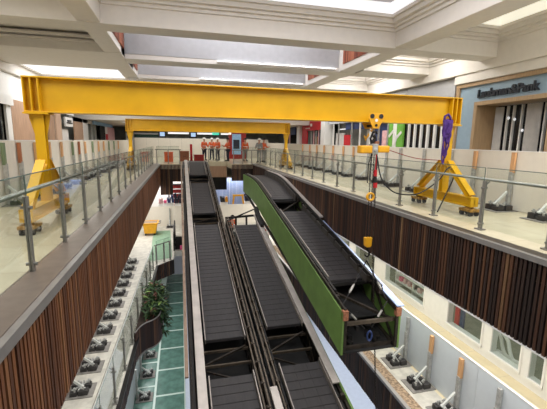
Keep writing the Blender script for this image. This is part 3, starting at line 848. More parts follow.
def travelator(label, x0, x1, t0, t1, ya, yb, bands, gaps, zf, left_deck, right_deck, rails, extra=None):
    t = thing('moving_walkway', ((x0 + x1) / 2, ya, zf(ya) - 1.0), label, 'moving walkway', 'black moving walkways being dismantled')
    for xx in (x0 + 0.12, x1 - 0.12):
        k = MB(); truss_side(k, xx, ya, yb, zf, -0.06, -0.95); k.build('truss', M['grease'], t)
    k = MB(); strip(k, x0 + 0.1, x1 - 0.1, ya, yb, zf, -0.98, 0.03); k.build('soffit_plate', M['void'], t)
    for xx in (x0 + 0.06, x1 - 0.06):
        k = MB(); strip(k, xx - 0.012, xx + 0.012, ya, yb, zf, -0.5, 0.9); k.build('side_plate', M['black_steel'], t)
    k = MB(); strip(k, t0 - 0.05, t1 + 0.05, ya, yb, zf, -0.62, 0.03); k.build('return_tray', M['void'], t)
    for a, b in bands:
        k = MB(); pallets(k, t0, t1, a, b, zf); k.build('tread_band', M['pallet'], t)
        for xx in (t0 - 0.02, t1 + 0.02):
            k = MB(); strip(k, xx - 0.012, xx + 0.012, a - 0.1, b, zf, 0.05, 0.14); k.build('skirt_panel', M['skirt'], t)
    for a, b in gaps:
        k = MB(); m_ = (a + b) / 2
        k.bar((t0 - 0.1, b - 0.15, zf(b) - 0.25), (t1 + 0.1, b - 0.15, zf(b) - 0.25), 0.06, 0.06); k.build('cross_member', M['rail_tan'], t); k = MB()
        k.bar((t0 - 0.1, m_, zf(m_) - 0.22), (t1 + 0.1, m_, zf(m_) - 0.22), 0.05, 0.06)
        k.build('cross_member', M['rail_tan'], t)
        k = MB()
        k.bar((t0 - 0.05, m_ + 0.05, zf(m_) - 0.2), (t1 + 0.05, b - 0.1, zf(b) - 0.2), 0.05, 0.05); k.build('cross_brace', M['grease'], t); k = MB()
        k.bar((t0 - 0.05, m_ - 0.05, zf(m_) - 0.3), (t1 + 0.05, a + 0.05, zf(a) - 0.3), 0.04, 0.04)
        k.build('cross_brace', M['grease'], t)
    for a, b, y_a, y_b, off, mm in left_deck + right_deck:
        k = MB(); strip(k, a, b, y_a, y_b, zf, off, 0.05); k.build('decking', M[mm], t, bevel=0.006)
    for xx, off, r, mm in rails:
        k = MB(); strip(k, xx - r, xx + r, ya, yb, zf, off, 2 * r); k.build('guide_rail', M[mm], t)
    # brackets along the tracks
    for xx in (t0 - 0.17, t1 + 0.17):
        y = ya + 0.3
        while y < yb - 0.2:
            k = MB(); k.obox((xx, y, zf(y) + 0.02), (0.05, 0.04, 0.09)); k.tube([(xx - 0.07, y + 0.03, zf(y)), (xx + 0.07, y + 0.03, zf(y))], 0.035, 6)
            k.build('track_bracket', M['grease'], t)
            y += 0.62
    return t

# left one: bridge to the middle level
t1 = travelator('left black moving walkway running from the far bridge down to the lower edge', 0.0, 1.84, 0.5, 1.5, 5.2, 26.35,
    [(5.2, 7.75), (9.0, 16.05), (17.35, 21.75), (23.35, 26.3)], [(7.75, 9.0), (16.05, 17.35), (21.75, 23.35)], zT,
    [(0.2, 0.41, 5.2, 26.35, 0.13, 'deck'), (-0.06, 0.03, 7.9, 26.0, 0.0, 'deck_brown')], [(1.78, 1.95, 5.2, 7.15, 0.15, 'deck')],
    [(0.13, 0.0, 0.02, 'black_steel'), (1.6, 0.02, 0.018, 'rail_tan'), (1.7, 0.09, 0.02, 'rail_tan'), (1.8, 0.04, 0.018, 'rail_tan')])
k = MB(); k.box(0.1, 1.8, 26.35, 28.6, -0.3, 0.06); k.build('landing', M['black_steel'], t1)
# right one: upper half already taken out
t2 = travelator('middle black moving walkway with its upper half already taken away', 1.86, 3.56, 2.2, 3.2, 5.2, 16.6,
    [(5.2, 7.85), (9.25, 15.9)], [(7.85, 9.25)], zT,
    [], [(3.24, 3.42, 7.0, 16.6, 0.15, 'deck')],
    [(1.93, 0.05, 0.02, 'rail_tan'), (2.02, 0.10, 0.016, 'rail_tan'), (2.1, 0.0, 0.018, 'black_steel'), (3.32, -0.02, 0.02, 'black_steel'), (3.48, 0.0, 0.025, 'truss_green')])
k = MB()
for x in (1.95, 2.4, 2.9, 3.4):
    k.bar((x, 16.6, zT(16.6) - 0.5), (x, 16.62, zT(16.6) + 0.1), 0.08, 0.08)
k.bar((1.9, 16.6, zT(16.6) + 0.05), (3.5, 16.7, zT(16.6) + 0.12), 0.09, 0.09); k.bar((1.95, 16.3, zT(16.3) + 0.05), (3.3, 16.9, zT(16.9) + 0.3), 0.05, 0.05)
k.build('cut_end_frame', M['black_steel'], t2)
k = MB(); k.bar((3.36, 15.2, zT(15.2) + 0.2), (3.36, 16.7, zT(16.7) + 0.42), 0.16, 0.22); k.build('cut_rail_stub', M['black_steel'], t2)

# hanging section
YN, YK, YE = 7.0, 17.6, 20.6
def zH(y):
    if y < YK - 0.9: return -2.2 + (y - YN) * 0.183
    zk = -2.2 + (YK - 0.9 - YN) * 0.183
    if y > YK + 0.9: return zk + 0.115
    s = (y - (YK - 0.9)) / 1.8
    return zk + 0.183 * 1.8 * (s - s * s / 2) * 0.7
hx0, hx1 = 3.40, 4.86
t3 = thing('moving_walkway', (4.13, 7.4, -3.2), 'green sided moving walkway section hanging from the hoist over the void', 'moving walkway', 'black moving walkways being dismantled')
def side_poly(k, x, th):
    ys = [YN + (YE - YN) * i / 28 for i in range(29)]
    top = [(y, zH(y) + 0.05) for y in ys]
    bot = [(y, zH(y) - (0.98 if y < 18.6 else 0.98 - 0.04)) for y in ys]
    for i in range(28):
        n = len(k.v)
        for y, z in (top[i], top[i + 1], bot[i + 1], bot[i]):
            k.v.append(Vector((x, y, z))); 
        for y, z in (top[i], top[i + 1], bot[i + 1], bot[i]):
            k.v.append(Vector((x + th, y, z)))
        for q in ((0, 1, 2, 3), (7, 6, 5, 4), (0, 4, 5, 1), (2, 6, 7, 3)):
            k.f.append([n + a for a in q]); k.fm.append(0)
        if i == 0: k.f.append([n, n + 3, n + 7, n + 4]); k.fm.append(0)
        if i == 27: k.f.append([n + 1, n + 5, n + 6, n + 2]); k.fm.append(0)
for x, th in ((hx0, 0.03), (hx1 - 0.03, 0.03)):
    k = MB(); side_poly(k, x, th); k.build('side_panel', M['truss_green'], t3)
for xx in (hx0 + 0.08, hx1 - 0.08):
    k = MB(); truss_side(k, xx, YN, YE, zH, 0.0, -0.92); k.build('truss', M['grease'], t3)
def zpoly(k, x0, x1, ya, yb, off, th, n=16):
    strip(k, x0, x1, ya, yb, zH, off, th, step=n)
k = MB(); zpoly(k, hx0 + 0.03, hx1 - 0.03, YN, YE, -0.95, 0.03); k.build('soffit_plate', M['void'], t3)
k = MB(); zpoly(k, hx0 + 0.1, hx1 - 0.1, YN + 0.6, YE, -0.55, 0.03); k.build('return_tray', M['void'], t3)
T0, T1 = 3.66, 4.6
for a, b in ((8.4, 13.3), (14.7, 20.4)):
    k = MB(); pallets(k, T0, T1, a, b, zH, -0.02); k.build('tread_band', M['pallet'], t3)
    k = MB(); zpoly(k, T0 - 0.05, T0 - 0.02, a, b, 0.05, 0.13); k.build('skirt_panel', M['skirt'], t3)
k = MB(); zpoly(k, T1 + 0.01, T1 + 0.04, 8.2, 13.6, 0.06, 0.2); k.build('skirt_panel', M['dark_skirt'], t3)
k = MB(); zpoly(k, T1 + 0.01, T1 + 0.04, 14.5, 20.4, 0.08, 0.26); k.build('skirt_panel', M['dark_skirt'], t3)
k = MB(); zpoly(k, T1 + 0.06, T1 + 0.12, 7.6, 20.5, 0.2, 0.12); k.build('guide_rail', M['black_steel'], t3)
k = MB(); zpoly(k, hx1 - 0.12, hx1 + 0.02, 12.0, 20.5, 0.24, 0.05); k.build('decking', M['deck'], t3)
k = MB(); zpoly(k, hx1 - 0.12, hx1 + 0.06, 6.95, 12.0, 0.10, 0.03); k.build('decking', M['sheet'], t3)
k = MB(); zpoly(k, hx0 + 0.05, hx0 + 0.09, YN, YE - 0.4, 0.09, 0.08); k.build('guide_rail', M['grease'], t3)
k = MB(); zpoly(k, hx0 + 0.14, hx0 + 0.2, YN + 0.8, YE - 0.4, 0.06, 0.08); k.build('guide_rail', M['black_steel'], t3)
y = YN + 0.6
while y < YE - 0.5:
    k = MB(); k.obox((hx0 + 0.12, y, zH(y) + 0.03), (0.06, 0.05, 0.06)); k.build('track_bracket', M['grease'], t3)
    k = MB(); k.obox((hx1 - 0.2, y, zH(y) + 0.12), (0.05, 0.05, 0.08)); k.build('track_bracket', M['grease'], t3); y += 0.55
for y, zz in ((7.1, -0.30), (8.35, -0.1), (14.6, -0.1), (13.45, -0.2)):
    k = MB(); k.bar((hx0 + 0.08, y, zH(y) + zz), (hx1 - 0.08, y, zH(y) + zz), 0.07, 0.08); k.build('cross_member', M['rail_tan'] if y < 8 else M['black_steel'], t3)
k = MB(); k.bar((hx0 + 0.1, 8.2, zH(8.2) - 0.1), (hx1 - 0.1, 7.15, zH(7.15) - 0.35), 0.07, 0.06); k.build('cross_brace', M['grease'], t3)
k = MB(); k.bar((hx0 + 0.1, 13.4, zH(13.4) - 0.2), (hx1 - 0.1, 14.6, zH(14.6) - 0.1), 0.06, 0.06); k.build('cross_brace', M['grease'], t3)
k = MB(); k.bar((hx0 + 0.1, 7.1, zH(7.1) - 0.9), (hx1 - 0.1, 7.1, zH(7.1) - 0.9), 0.07, 0.08); k.build('cross_brace', M['grease'], t3)
k = MB(); k.box(hx0, hx0 + 0.12, YN - 0.06, YN + 0.06, zH(YN) - 0.12, zH(YN) + 0.1); k.build('end_block', M['rust'], t3)
k = MB(); k.box(hx1 - 0.12, hx1, YN - 0.06, YN + 0.06, zH(YN) - 0.15, zH(YN) + 0.05); k.build('end_block', M['rust'], t3)
k = MB(); k.bar((hx0 + 0.015, YN - 0.01, zH(YN) - 0.97), (hx0 + 0.015, YN - 0.01, zH(YN) + 0.05), 0.05, 0.03, up=(0, 1, 0)); k.build('end_post', M['truss_green'], t3)
k = MB(); k.bar((hx1 - 0.015, YN - 0.01, zH(YN) - 0.97), (hx1 - 0.015, YN - 0.01, zH(YN)), 0.05, 0.03, up=(0, 1, 0)); k.build('end_post', M['truss_green'], t3)
k = MB(); k.box(hx0 + 0.02, hx1 - 0.02, YE - 0.03, YE, zH(YE) - 0.94, zH(YE) - 0.02); k.build('end_plate', M['black_steel'], t3)
k = MB()
rnd = random.Random(5)
for i in range(16):
    k = MB(); x = rnd.uniform(hx0 + 0.15, hx1 - 0.15); y = rnd.uniform(7.2, 8.3); z = zH(y) - rnd.uniform(0.6, 0.9)
    k.obox((x, y, z), (rnd.uniform(0.03, 0.1), rnd.uniform(0.03, 0.1), rnd.uniform(0.02, 0.07)), Matrix.Rotation(rnd.random() * 3, 3, 'Z')); k.build('loose_gear', M['black_steel'], t3)
k = MB(); pts = [(4.13 + 0.06 * math.cos(a), 7.05, zH(7.0) - 0.62 + 0.12 * math.sin(a)) for a in [2 * PI * i / 12 for i in range(13)]]; k.tube(pts, 0.02, 6); k.build('lifting_eye', M['blue'], t3)

# wire sling from the hook to the section
HK = Vector((HX, HY, -1.13))
tsl = thing('wire_sling', HK, 'two leg steel wire sling with turnbuckles between hoist hook and hanging walkway section', 'sling')
k = MB(); pts = [HK + Vector((0.05 * math.cos(a), 0, -0.06 + 0.08 * math.sin(a))) for a in [2 * PI * i / 10 for i in range(11)]]; k.tube(pts, 0.016, 6); k.build('master_link', M['steel'], tsl)
for e in ((hx0 + 0.12, 7.25, zH(7.25) + 0.08), (hx1 - 0.2, 7.3, zH(7.3) + 0.06), (hx0 + 0.55, 7.12, zH(7.1) - 0.24)):
    E = Vector(e); A = HK + Vector((0, 0, -0.12))
    if e[0] == hx0 + 0.55: continue
    k = MB(); k.tube([A, E], 0.014, 6); w = k.build('sling_leg', M['black_steel'], tsl)
    a, b = A.lerp(E, 0.55), A.lerp(E, 0.75)
    k = MB(); k.tube([a, a.lerp(b, 0.2), a.lerp(b, 0.8), b], [0.015, 0.03, 0.03, 0.015], 8); k.build('turnbuckle', M['steel'], w)
for e0, e1 in (((hx0 + 0.12, 7.22, zH(7.2) + 0.06), (4.02, 7.1, zH(7.0) - 0.45)), ((hx1 - 0.2, 7.25, zH(7.25) + 0.06), (4.2, 7.1, zH(7.0) - 0.45))):
    k = MB(); k.tube([e0, e1], 0.014, 6); w = k.build('sling_tail', M['black_steel'], tsl)
    a, b = Vector(e0).lerp(Vector(e1), 0.35), Vector(e0).lerp(Vector(e1), 0.6)
    k = MB(); k.tube([a, b], 0.03, 8); k.build('turnbuckle', M['steel'], w)

# ------------------------------------------------------------------ middle level, left: planter, mat, bin
t = thing('planter', (-1.2, 12.8, -5.13), 'dark timber planter bulging from the left edge of the middle level', 'planter')
PL = curve_pts([(-1.50, 10.95, 0), (-1.42, 11.25, 0), (-1.26, 11.52, 0), (-1.05, 11.68, 0), (-0.90, 11.9, 0), (-0.82, 12.3, 0), (-0.80, 12.9, 0), (-0.86, 13.5, 0), (-1.02, 14.0, 0), (-1.24, 14.3, 0), (-1.44, 14.6, 0)], 6)
k = MB()
ZP0, ZP1 = -5.13, -4.2
acc = 0.0
for a, b in zip(PL[:-1], PL[1:]):
    d = b - a; n_ = max(1, round(d.length / 0.075))
    u = d.normalized(); nn = Vector((-u.y, u.x, 0))
    for i in range(n_):
        p0 = a + d * ((i + 0.12) / n_); p1 = a + d * ((i + 0.88) / n_)
        k.prism([(p0.x, p0.y), (p1.x, p1.y), (p1.x + nn.x * 0.03, p1.y + nn.y * 0.03), (p0.x + nn.x * 0.03, p0.y + nn.y * 0.03)], 2, ZP0, ZP1)
k.build('slatted_shell', WOOD_R, t)
k = MB()
for a, b in zip(PL[:-1], PL[1:]):
    u = (b - a).normalized(); nn = Vector((-u.y, u.x, 0)) * 0.04
    k.quad((a.x + nn.x, a.y + nn.y, ZP0), (b.x + nn.x, b.y + nn.y, ZP0), (b.x + nn.x, b.y + nn.y, ZP1), (a.x + nn.x, a.y + nn.y, ZP1))
k.build('liner', M['void'], t)
k = MB(); k.prism([(p.x - 0.05, p.y) for p in PL], 2, -4.48, -4.3); k.build('soil', M['soil'], t)
k = MB(); k.tube([p + Vector((0, 0, ZP1 + 0.01)) for p in PL], 0.02, 6); k.build('rim', M['nosing_pale'], t)
k = MB(); k.tube([p + Vector((0, 0, ZP0)) for p in PL], 0.028, 6); k.build('bottom_rim', M['nosing_pale'], t)
tp = thing('leafy_plant', (-1.15, 12.8, -4.3), 'bushy green plant with reddish leaves trailing over the dark timber planter', 'plant')
def leaves(n, m, nm, seed, sp=(0.42, 1.0, 0.75), droop=0):
    r = random.Random(seed); k = MB()
    for i in range(n):
        a = r.uniform(-PI / 2, PI / 2); q = r.random() ** 0.5
        x = -1.25 + 0.5 * q * math.cos(a) + r.uniform(-0.08, 0.08); y = 13.1 + 1.25 * q * math.sin(a)
        z = ZM + 0.25 + r.random() * 0.6 * (1.1 - q * 0.5)
        if droop and r.random() < droop:
            x = -0.72 + r.uniform(-0.1, 0.1); y = 12.3 + r.uniform(-0.3, 0.9); z = ZM + 0.35 - r.random() * 0.75
        L = r.uniform(0.16, 0.36); W = L * 0.16
        R = Matrix.Rotation(r.uniform(0, 2 * PI), 3, 'Z') @ Matrix.Rotation(r.uniform(-0.7, 0.9), 3, 'Y')
        c = Vector((x, y, z))
        p = [c + R @ Vector(v) for v in ((0, 0, 0), (L * 0.5, W, 0.03), (L, 0, -0.02), (L * 0.5, -W, 0.03))]
        j = len(k.v); k.v += p; k.f += [[j, j + 1, j + 2], [j, j + 2, j + 3]]; k.fm += [0, 0]
    return k.build(nm, m, tp)
leaves(700, M['leaf'], 'foliage', 3, droop=0.12); leaves(90, M['leaf_pale'], 'pale_foliage', 4); leaves(70, M['flower'], 'reddish_foliage', 6)
k = MB(); r = random.Random(9)
for i in range(22):
    a = r.uniform(-PI / 2, PI / 2); x = -1.25 + 0.3 * math.cos(a); y = 12.9 + 0.9 * math.sin(a)
    k.tube([(x, y, ZM + 0.1), (x + r.uniform(-.1, .1), y + r.uniform(-.1, .1), ZM + 0.4), (x + r.uniform(-.2, .3), y + r.uniform(-.3, .3), ZM + 0.75)], [0.012, 0.009, 0.004], 5)
k.build('stem', M['leaf'], tp)

o = MB().prism([(-1.95, 25.3), (-0.85, 25.2), (-0.62, 19.2), (-1.7, 18.7)], 2, ZM + 0.002, ZM + 0.014).build('floor_mat', M['green_mat'])
tag(o, 'pale green protective mat laid on the middle level beyond the planter', 'mat')
t = thing('wheeled_bin', (-2.05, 24.4, ZM), 'yellow wheeled skip bin on the middle level beside the pale green mat', 'bin')
k = MB()
k.prism([(-2.42, ZM + 0.15), (-1.72, ZM + 0.15), (-1.6, ZM + 0.8), (-2.5, ZM + 0.8)], 1, 24.0, 24.9); k.build('tub', M['hoist_yellow'], t, bevel=0.03)
k = MB(); ring(k, -2.54, -1.56, 23.96, 24.94, 0.06, ZM + 0.78, ZM + 0.83); k.build('rim', M['hoist_yellow'], t)
k = MB(); k.box(-2.46, -1.64, 24.05, 24.85, ZM + 0.74, ZM + 0.81); k.build('rubble_load', M['rubble'], t)
for x in (-2.35, -1.8):
    for y in (24.15, 24.75):
        k = MB(); k.tube([(x - 0.03, y, ZM + 0.08), (x + 0.03, y, ZM + 0.08)], 0.08, 12); k.build('wheel', M['black'], t)
k = MB(); k.tube([(-1.6, 24.1, ZM + 0.75), (-1.42, 24.1, ZM + 0.8), (-1.42, 24.8, ZM + 0.8), (-1.6, 24.8, ZM + 0.75)], 0.02, 6); k.build('handle', M['black'], t)

# small stair head guard with dark handrails left of the walkway
t = thing('stair_guard', (-0.25, 21.5, ZM), 'small dark handrail guard round a stair opening left of the black walkway', 'guard rail')
for x in (-0.52, 0.02):
    k = MB(); k.tube([(x, 20.4, ZM), (x, 20.4, ZM + 0.95), (x, 20.55, ZM + 1.02), (x, 23.6, ZM + 1.02), (x, 23.7, ZM + 0.95), (x, 23.7, ZM)], 0.04, 8); k.build('handrail', M['black_steel'], t)
    k = MB(); k.box(x - 0.03, x + 0.03, 20.45, 23.65, ZM + 0.02, ZM + 0.85); k.build('side_panel', M['grease'], t)
    for y in (21.4, 22.5):
        k = MB(); k.box(x - 0.045, x + 0.045, y - 0.03, y + 0.03, ZM, ZM + 1.0); k.build('post', M['grease'], t)
k = MB(); k.box(-0.48, -0.02, 20.6, 23.4, ZM + 0.004, ZM + 0.02); k.build('dark_opening_sheet', M['void'], t)  # near-black sheet paints in the dark of the stair opening
k = MB(); k.box(-0.2, -0.05, 20.36, 20.4, ZM + 0.05, ZM + 0.3); k.build('notice', M['pink'], t)

# ------------------------------------------------------------------ ground level: green panels
gx0, gx1, gx2 = -2.5, -1.34, -0.1
def panel(x0, x1, y0, y1, i, colname):
    t = thing('glazed_tile', ((x0 + x1) / 2, (y0 + y1) / 2, ZG), 'green ground floor tile with white edging, %s column, %s from near end' % (colname, ORD[i]), 'floor panel', 'green ground floor panels')
    k = MB(); k.box(x0 + 0.04, x1 - 0.04, y0 + 0.04, y1 - 0.04, ZG, ZG + 0.03); k.build('sheet', M['green_floor'], t)
    k = MB(); ring(k, x0, x1, y0, y1, 0.045, ZG, ZG + 0.04); k.build('edging', M['joint'], t)
py = [10.8, 12.6, 14.4, 16.2, 18.0, 19.8, 21.6, 23.4, 25.2, 27.0, 28.8]
for i in range(len(py) - 1):
    panel(gx1, gx2, py[i], py[i + 1], i, 'right')
    panel(gx0, gx1, py[i] + 0.7, py[i + 1] + 0.7, i, 'left')
for i in range(4):
    a = 22.5 + 1.3 * i
    t = thing('planter_box', (-1.75, a + 0.5, ZG + 0.04), 'dark green box on the ground floor behind the plant, %s from near end' % ORD[i], 'box', 'dark green boxes on the ground floor')
    k = MB(); k.box(-2.2, -1.3, a, a + 1.1, ZG + 0.041, ZG + 0.6); k.build('body', M['green_dark'], t, bevel=0.02)
    k = MB(); k.box(-2.24, -1.26, a - 0.02, a + 1.12, ZG + 0.6, ZG + 0.66); k.build('lid', M['joint'], t)
for i in range(3):
    o = copy_tree(PROTO[('steel', 1.35)]); o.location = (-2.1, 14.4 + 1.55 * i, ZG + 0.041); o.rotation_euler = (0, 0, PI)
    tag(o, 'hoarding stay with black weight on the green ground floor, %s from near end' % ORD[i], 'stay', 'hoarding stays on the ground floor')
for i in range(3):
    a = 12.0 + 2.44 * i
    t = thing('hoarding', (-2.15, a, ZG + 0.041), 'pale hoarding sheet on the green ground floor, %s from near end' % ORD[i], 'hoarding', 'hoarding on the ground floor')
    k = MB(); k.box(-2.17, -2.13, a + 0.004, a + 2.436, ZG + 0.05, ZG + 1.4); k.build('sheet', M['hoard_grey'], t)
    k = MB(); k.box(-2.18, -2.12, a + 0.004, a + 2.436, ZG + 1.4, ZG + 1.42); k.build('top_capping', M['white'], t)

# barrier boards beyond the hanging section
for i, (x, y) in enumerate(((4.4, 20.75), (4.75, 21.6))):
    t = thing('barrier', (x, y, ZM), 'red and white striped barrier board behind the hanging section, %s' % ['nearer one', 'farther one'][i], 'barrier', 'striped barriers on the middle level')
    k = MB(); k.mi = 0
    for j in range(8):
        k.mi = j % 2
        k.box(x - 0.56 + j * 0.14, x - 0.56 + (j + 1) * 0.14, y - 0.015, y + 0.015, ZM + 0.35, ZM + 0.9)
    k.build('board', [M['red'], M['tape_white']], t)
    for sx in (-0.45, 0.45):
        k = MB(); k.box(x + sx - 0.03, x + sx + 0.03, y + 0.016, y + 0.05, ZM + 0.06, ZM + 0.95); k.build('leg', M['galv'], t)
        k = MB(); k.box(x + sx - 0.06, x + sx + 0.06, y - 0.25, y + 0.3, ZM, ZM + 0.06); k.build('foot', M['black'], t)

# ------------------------------------------------------------------ middle level, right shopfront
t = thing('shopfront', (8.4, 9.5, ZM), 'white framed shop window row under the right timber fascia on the middle level', 'shopfront')
X = 8.4
k = MB(); k.box(X, X + 0.25, 1.5, 20.3, ZM, ZM + 0.25); k.build('plinth', M['white'], t)
k = MB(); k.box(X, X + 0.25, 1.5, 20.3, -2.6, -1.36); k.build('head_panel', M['white'], t)
wins = [(10.7, 13.4, ZM + 0.25), (8.05, 9.55, ZM + 0.25), (6.78, 7.78, ZM + 0.25), (6.15, 6.6, ZM + 0.25), (5.4, 6.0, ZM + 0.25), (14.2, 16.2, ZM + 0.25), (16.8, 19.0, ZM + 0.25), (3.2, 4.9, ZM + .25)]
wins.sort()
edges = [1.5] + [e for w in wins for e in w[:2]] + [20.3]
for i in range(0, len(edges), 2):
    k = MB(); k.box(X, X + 0.25, edges[i], edges[i + 1], ZM + 0.25, -2.6); k.build('pier', M['white'], t)
for a, b, z in wins:
    k = MB()
    k.box(X - 0.03, X + 0.03, a, a + 0.05, z, -2.6); k.box(X - 0.03, X + 0.03, b - 0.05, b, z, -2.6); k.box(X - 0.05, X + 0.03, a, b, z - 0.04, z + 0.04)
    f = k.build('window_frame', M['white'], t)
    k = MB(); k.box(X + 0.01, X + 0.02, a + 0.05, b - 0.05, z + 0.04, -2.6); k.build('pane', M['glass_shop'], f)
struct(MB().box(10.6, 10.7, 1.5, 20.3, ZM, -1.36).build('wall_shop', M['shop_in']))
struct(MB().box(8.66, 10.58, 1.5, 20.3, ZM, ZM + 0.01).build('floor', M['carpet']))
k = MB()
for y in (7.75, 7.5):
    k.tube(curve_pts([(8.85, y + 0.3, ZM + 0.75), (8.85, y + 0.12, ZM + 0.62), (8.85, y + 0.02, ZM + 0.35), (8.85, y - 0.1, ZM + 0.18), (8.85, y - 0.3, ZM + 0.2)]), [0.05] * 33, 8)
k.box(8.75, 8.95, 7.1, 8.0, ZM + 0.011, ZM + 0.14)
tag(k.build('display_figure', M['white'], None, smooth=True), 'curved white display stand inside the shop window on the middle level', 'display')
for i, (y, m_, w) in enumerate(((9.42, 'red', 0.18), (9.2, 'blue', 0.16))):
    o = MB().box(8.68, 8.74, y - w / 2, y + w / 2, ZM + 0.02, -2.9).build('banner', M[m_])
    tag(o, '%s upright banner inside the middle level shop window' % ('red' if i == 0 else 'dark blue'), 'banner')
r = random.Random(21)
tt = thing('display_shelf', (8.95, 11.9, ZM), 'white display shelf of pink goods in the middle level shop window', 'shelf')
k = MB()
for z in (0.3, 0.65, 1.0): k.box(8.8, 9.2, 10.9, 13.2, ZM + z, ZM + z + 0.03)
for y in (10.9, 12.0, 13.17): k.box(8.8, 9.2, y, y + 0.03, ZM, ZM + 1.2)
k.build('rack', M['white'], tt)
for z in (0.33, 0.68):
    for j in range(7):
        y = 11.02 + j * 0.3 + (0.08 if j > 2 else 0)
        m_ = r.choice(['palepink', 'pink', 'white', 'palepink', 'red'])
        w = r.uniform(0.09, 0.12); h = r.uniform(0.12, 0.24)
        o = MB().box(8.88, 9.1, y, y + w * 1.6, ZM + z + 0.001, ZM + z + h).build('gift_box', M[m_], None, bevel=0.01)
        tag(o, '%s box on the %s shelf of the shop window, %s from near end' % ({'palepink': 'pale pink', 'pink': 'bright pink', 'white': 'white', 'red': 'red'}[m_], 'lower' if z < .5 else 'upper', ORD[j]), 'box', 'boxes in the middle level shop window')

# ------------------------------------------------------------------ middle level far end: displays behind the hoarding
struct(MB().box(-9, 12, 31.0, 31.1, ZM, -1.3).build('wall_far', M['white']))
r = random.Random(12)
spec = [(-1.75, 'palepink', 0.3, 0.5), (-1.4, 'pink', 0.22, 0.4), (-1.15, 'blue', 0.5, 0.85), (-0.6, 'navy', 0.5, 0.95), (-0.05, 'black', 0.3, 1.0), (0.3, 'paleblue', 0.55, 0.75), (2.9, 'black', 0.35, 0.55), (3.3, 'hoist_yellow', 0.2, 0.6), (4.9, 'navy', 0.5, 0.6)]
names_ = {'blue': 'dark blue', 'palepink': 'pale pink', 'navy': 'navy', 'pink': 'bright pink', 'paleblue': 'pale blue', 'black': 'black', 'hoist_yellow': 'yellow'}
cnt = {}
for x, m_, w, h in spec:
    cnt[m_] = cnt.get(m_, 0) + 1
    y = 28.2 + r.uniform(0, 0.8)
    t = thing('display_stand', (x, y, ZM), '%s goods on stand behind the far middle level hoarding%s' % (names_[m_], '' if cnt[m_] == 1 else ', %s such from left' % ORD[cnt[m_] - 1]), 'display stand', 'display stands behind the far hoarding')
    k = MB(); k.box(x, x + w, y, y + 0.4, ZM, ZM + 1.3); k.build('plinth', M['white'], t)
    k = MB()
    for j in range(5):
        a = x + w * j / 5
        hh = h * r.uniform(0.45, 1.0)
        k.obox((a + w / 10, y + 0.2, ZM + 1.31 + hh / 2), (w / 10 * 0.9, 0.15, hh / 2), Matrix.Rotation(r.uniform(-0.15, 0.15), 3, 'Y'))
    k.build('goods', M[m_], t)
t = thing('display_rack', (-0.1, 29.9, ZM), 'tall dark red display rack behind the navy goods at the far middle level', 'rack')
k = MB(); k.box(-0.75, 0.55, 29.8, 30.1, ZM, -1.9); k.build('back', M['red_dull'], t)
for z in (-3.0, -2.6, -2.25):
    k = MB(); k.box(-0.8, 0.6, 29.6, 29.8, z, z + 0.05); k.build('shelf', M['white'], t)
k = MB(); k.box(-0.8, 0.6, 29.6, 30.12, -1.9, -1.82); k.build('top', M['black'], t)
t = thing('lifting_frame', (4.1, 27.6, ZM), 'yellow steel A frame standing behind the far middle level hoarding', 'frame')
for x0, x1 in ((3.6, 3.85), (4.75, 4.5)):
    k = MB(); k.bar((x0, 27.6, ZM), (x1, 27.6, -2.55), 0.12, 0.12); k.build('leg', M['hoist_yellow'], t)
k = MB(); k.bar((3.75, 27.6, -2.52), (4.6, 27.6, -2.52), 0.13, 0.14); k.build('top_bar', M['hoist_yellow'], t)
for i in range(6):
    x = 2.0 + i * 0.62
    k = MB()
    for j in range(10):
        a = x + j * 0.06
        k.box(a, a + 0.05, 30.2 + 0.05 * (j % 2), 30.25 + 0.05 * (j % 2), ZM + 0.05, -1.45)
    tag(k.build('plastic_curtain', M['sheet'], None), 'pale plastic curtain strip behind the yellow frame, %s from left' % ORD[i], 'curtain', 'plastic curtains at the far end of the middle level')

# ------------------------------------------------------------------ upper right: optometrist shopfront
t = thing('shopfront', (9.5, 9.0, 0), 'blue grey optometrist shopfront with timber portal on the upper right', 'shopfront')
X = 9.5
k = MB(); k.box(X, X + 0.2, 2.0, 11.2, 2.98, 3.5); k.box(X, X + 0.2, 10.5, 11.2, 0.0, 2.98); k.build('fascia', M['bluegrey'], t)
k = MB(); k.box(X - 0.08, X + 0.2, 2.0, 11.35, 3.5, 3.62); k.box(X - 0.06, X + 0.2, 11.2, 11.36, 0.0, 3.5); k.build('cap_trim', M['portal'], t)
k = MB(); k.box(X - 0.04, X + 0.2, 7.72, 10.5, 2.86, 2.98); k.box(X - 0.04, X + 0.2, 10.38, 10.5, 0, 2.86); k.box(X - 0.04, X + 0.2, 7.72, 7.86, 0, 2.86)
k.box(X + 0.2, X + 1.1, 10.4, 10.5, 0, 2.9); k.box(X + 0.2, X + 1.1, 7.86, 10.5, 2.88, 2.98); k.build('portal_frame', M['portal'], t)
k = MB(); k.box(X, X + 0.2, 2.0, 7.72, 0.0, 2.98); k.build('side_wall', M['bluegrey'], t)
Xw = X + 0.75
k = MB(); k.box(Xw + 0.1, Xw + 0.14, 7.86, 10.4, 0, 2.86); k.build('window_glass', M['dark_glass'], t)
k = MB()
for y in (9.95, 9.72, 9.42, 8.65, 8.3): k.box(Xw + 0.02, Xw + 0.1, y - 0.022, y + 0.022, 0, 2.84)
k.build('mullion', M['white'], t)
def curtain(k, x, ya, yb, z0, z1, n):
    pts = []
    for i in range(n * 4 + 1):
        y = ya + (yb - ya) * i / (n * 4)
        pts.append((x + 0.035 * math.sin(i * PI / 2), y))
    for (x0, y0), (x1, y1) in zip(pts[:-1], pts[1:]):
        k.prism([(x0, y0), (x1, y1), (x1 + 0.012, y1), (x0 + 0.012, y0)], 2, z0, z1)
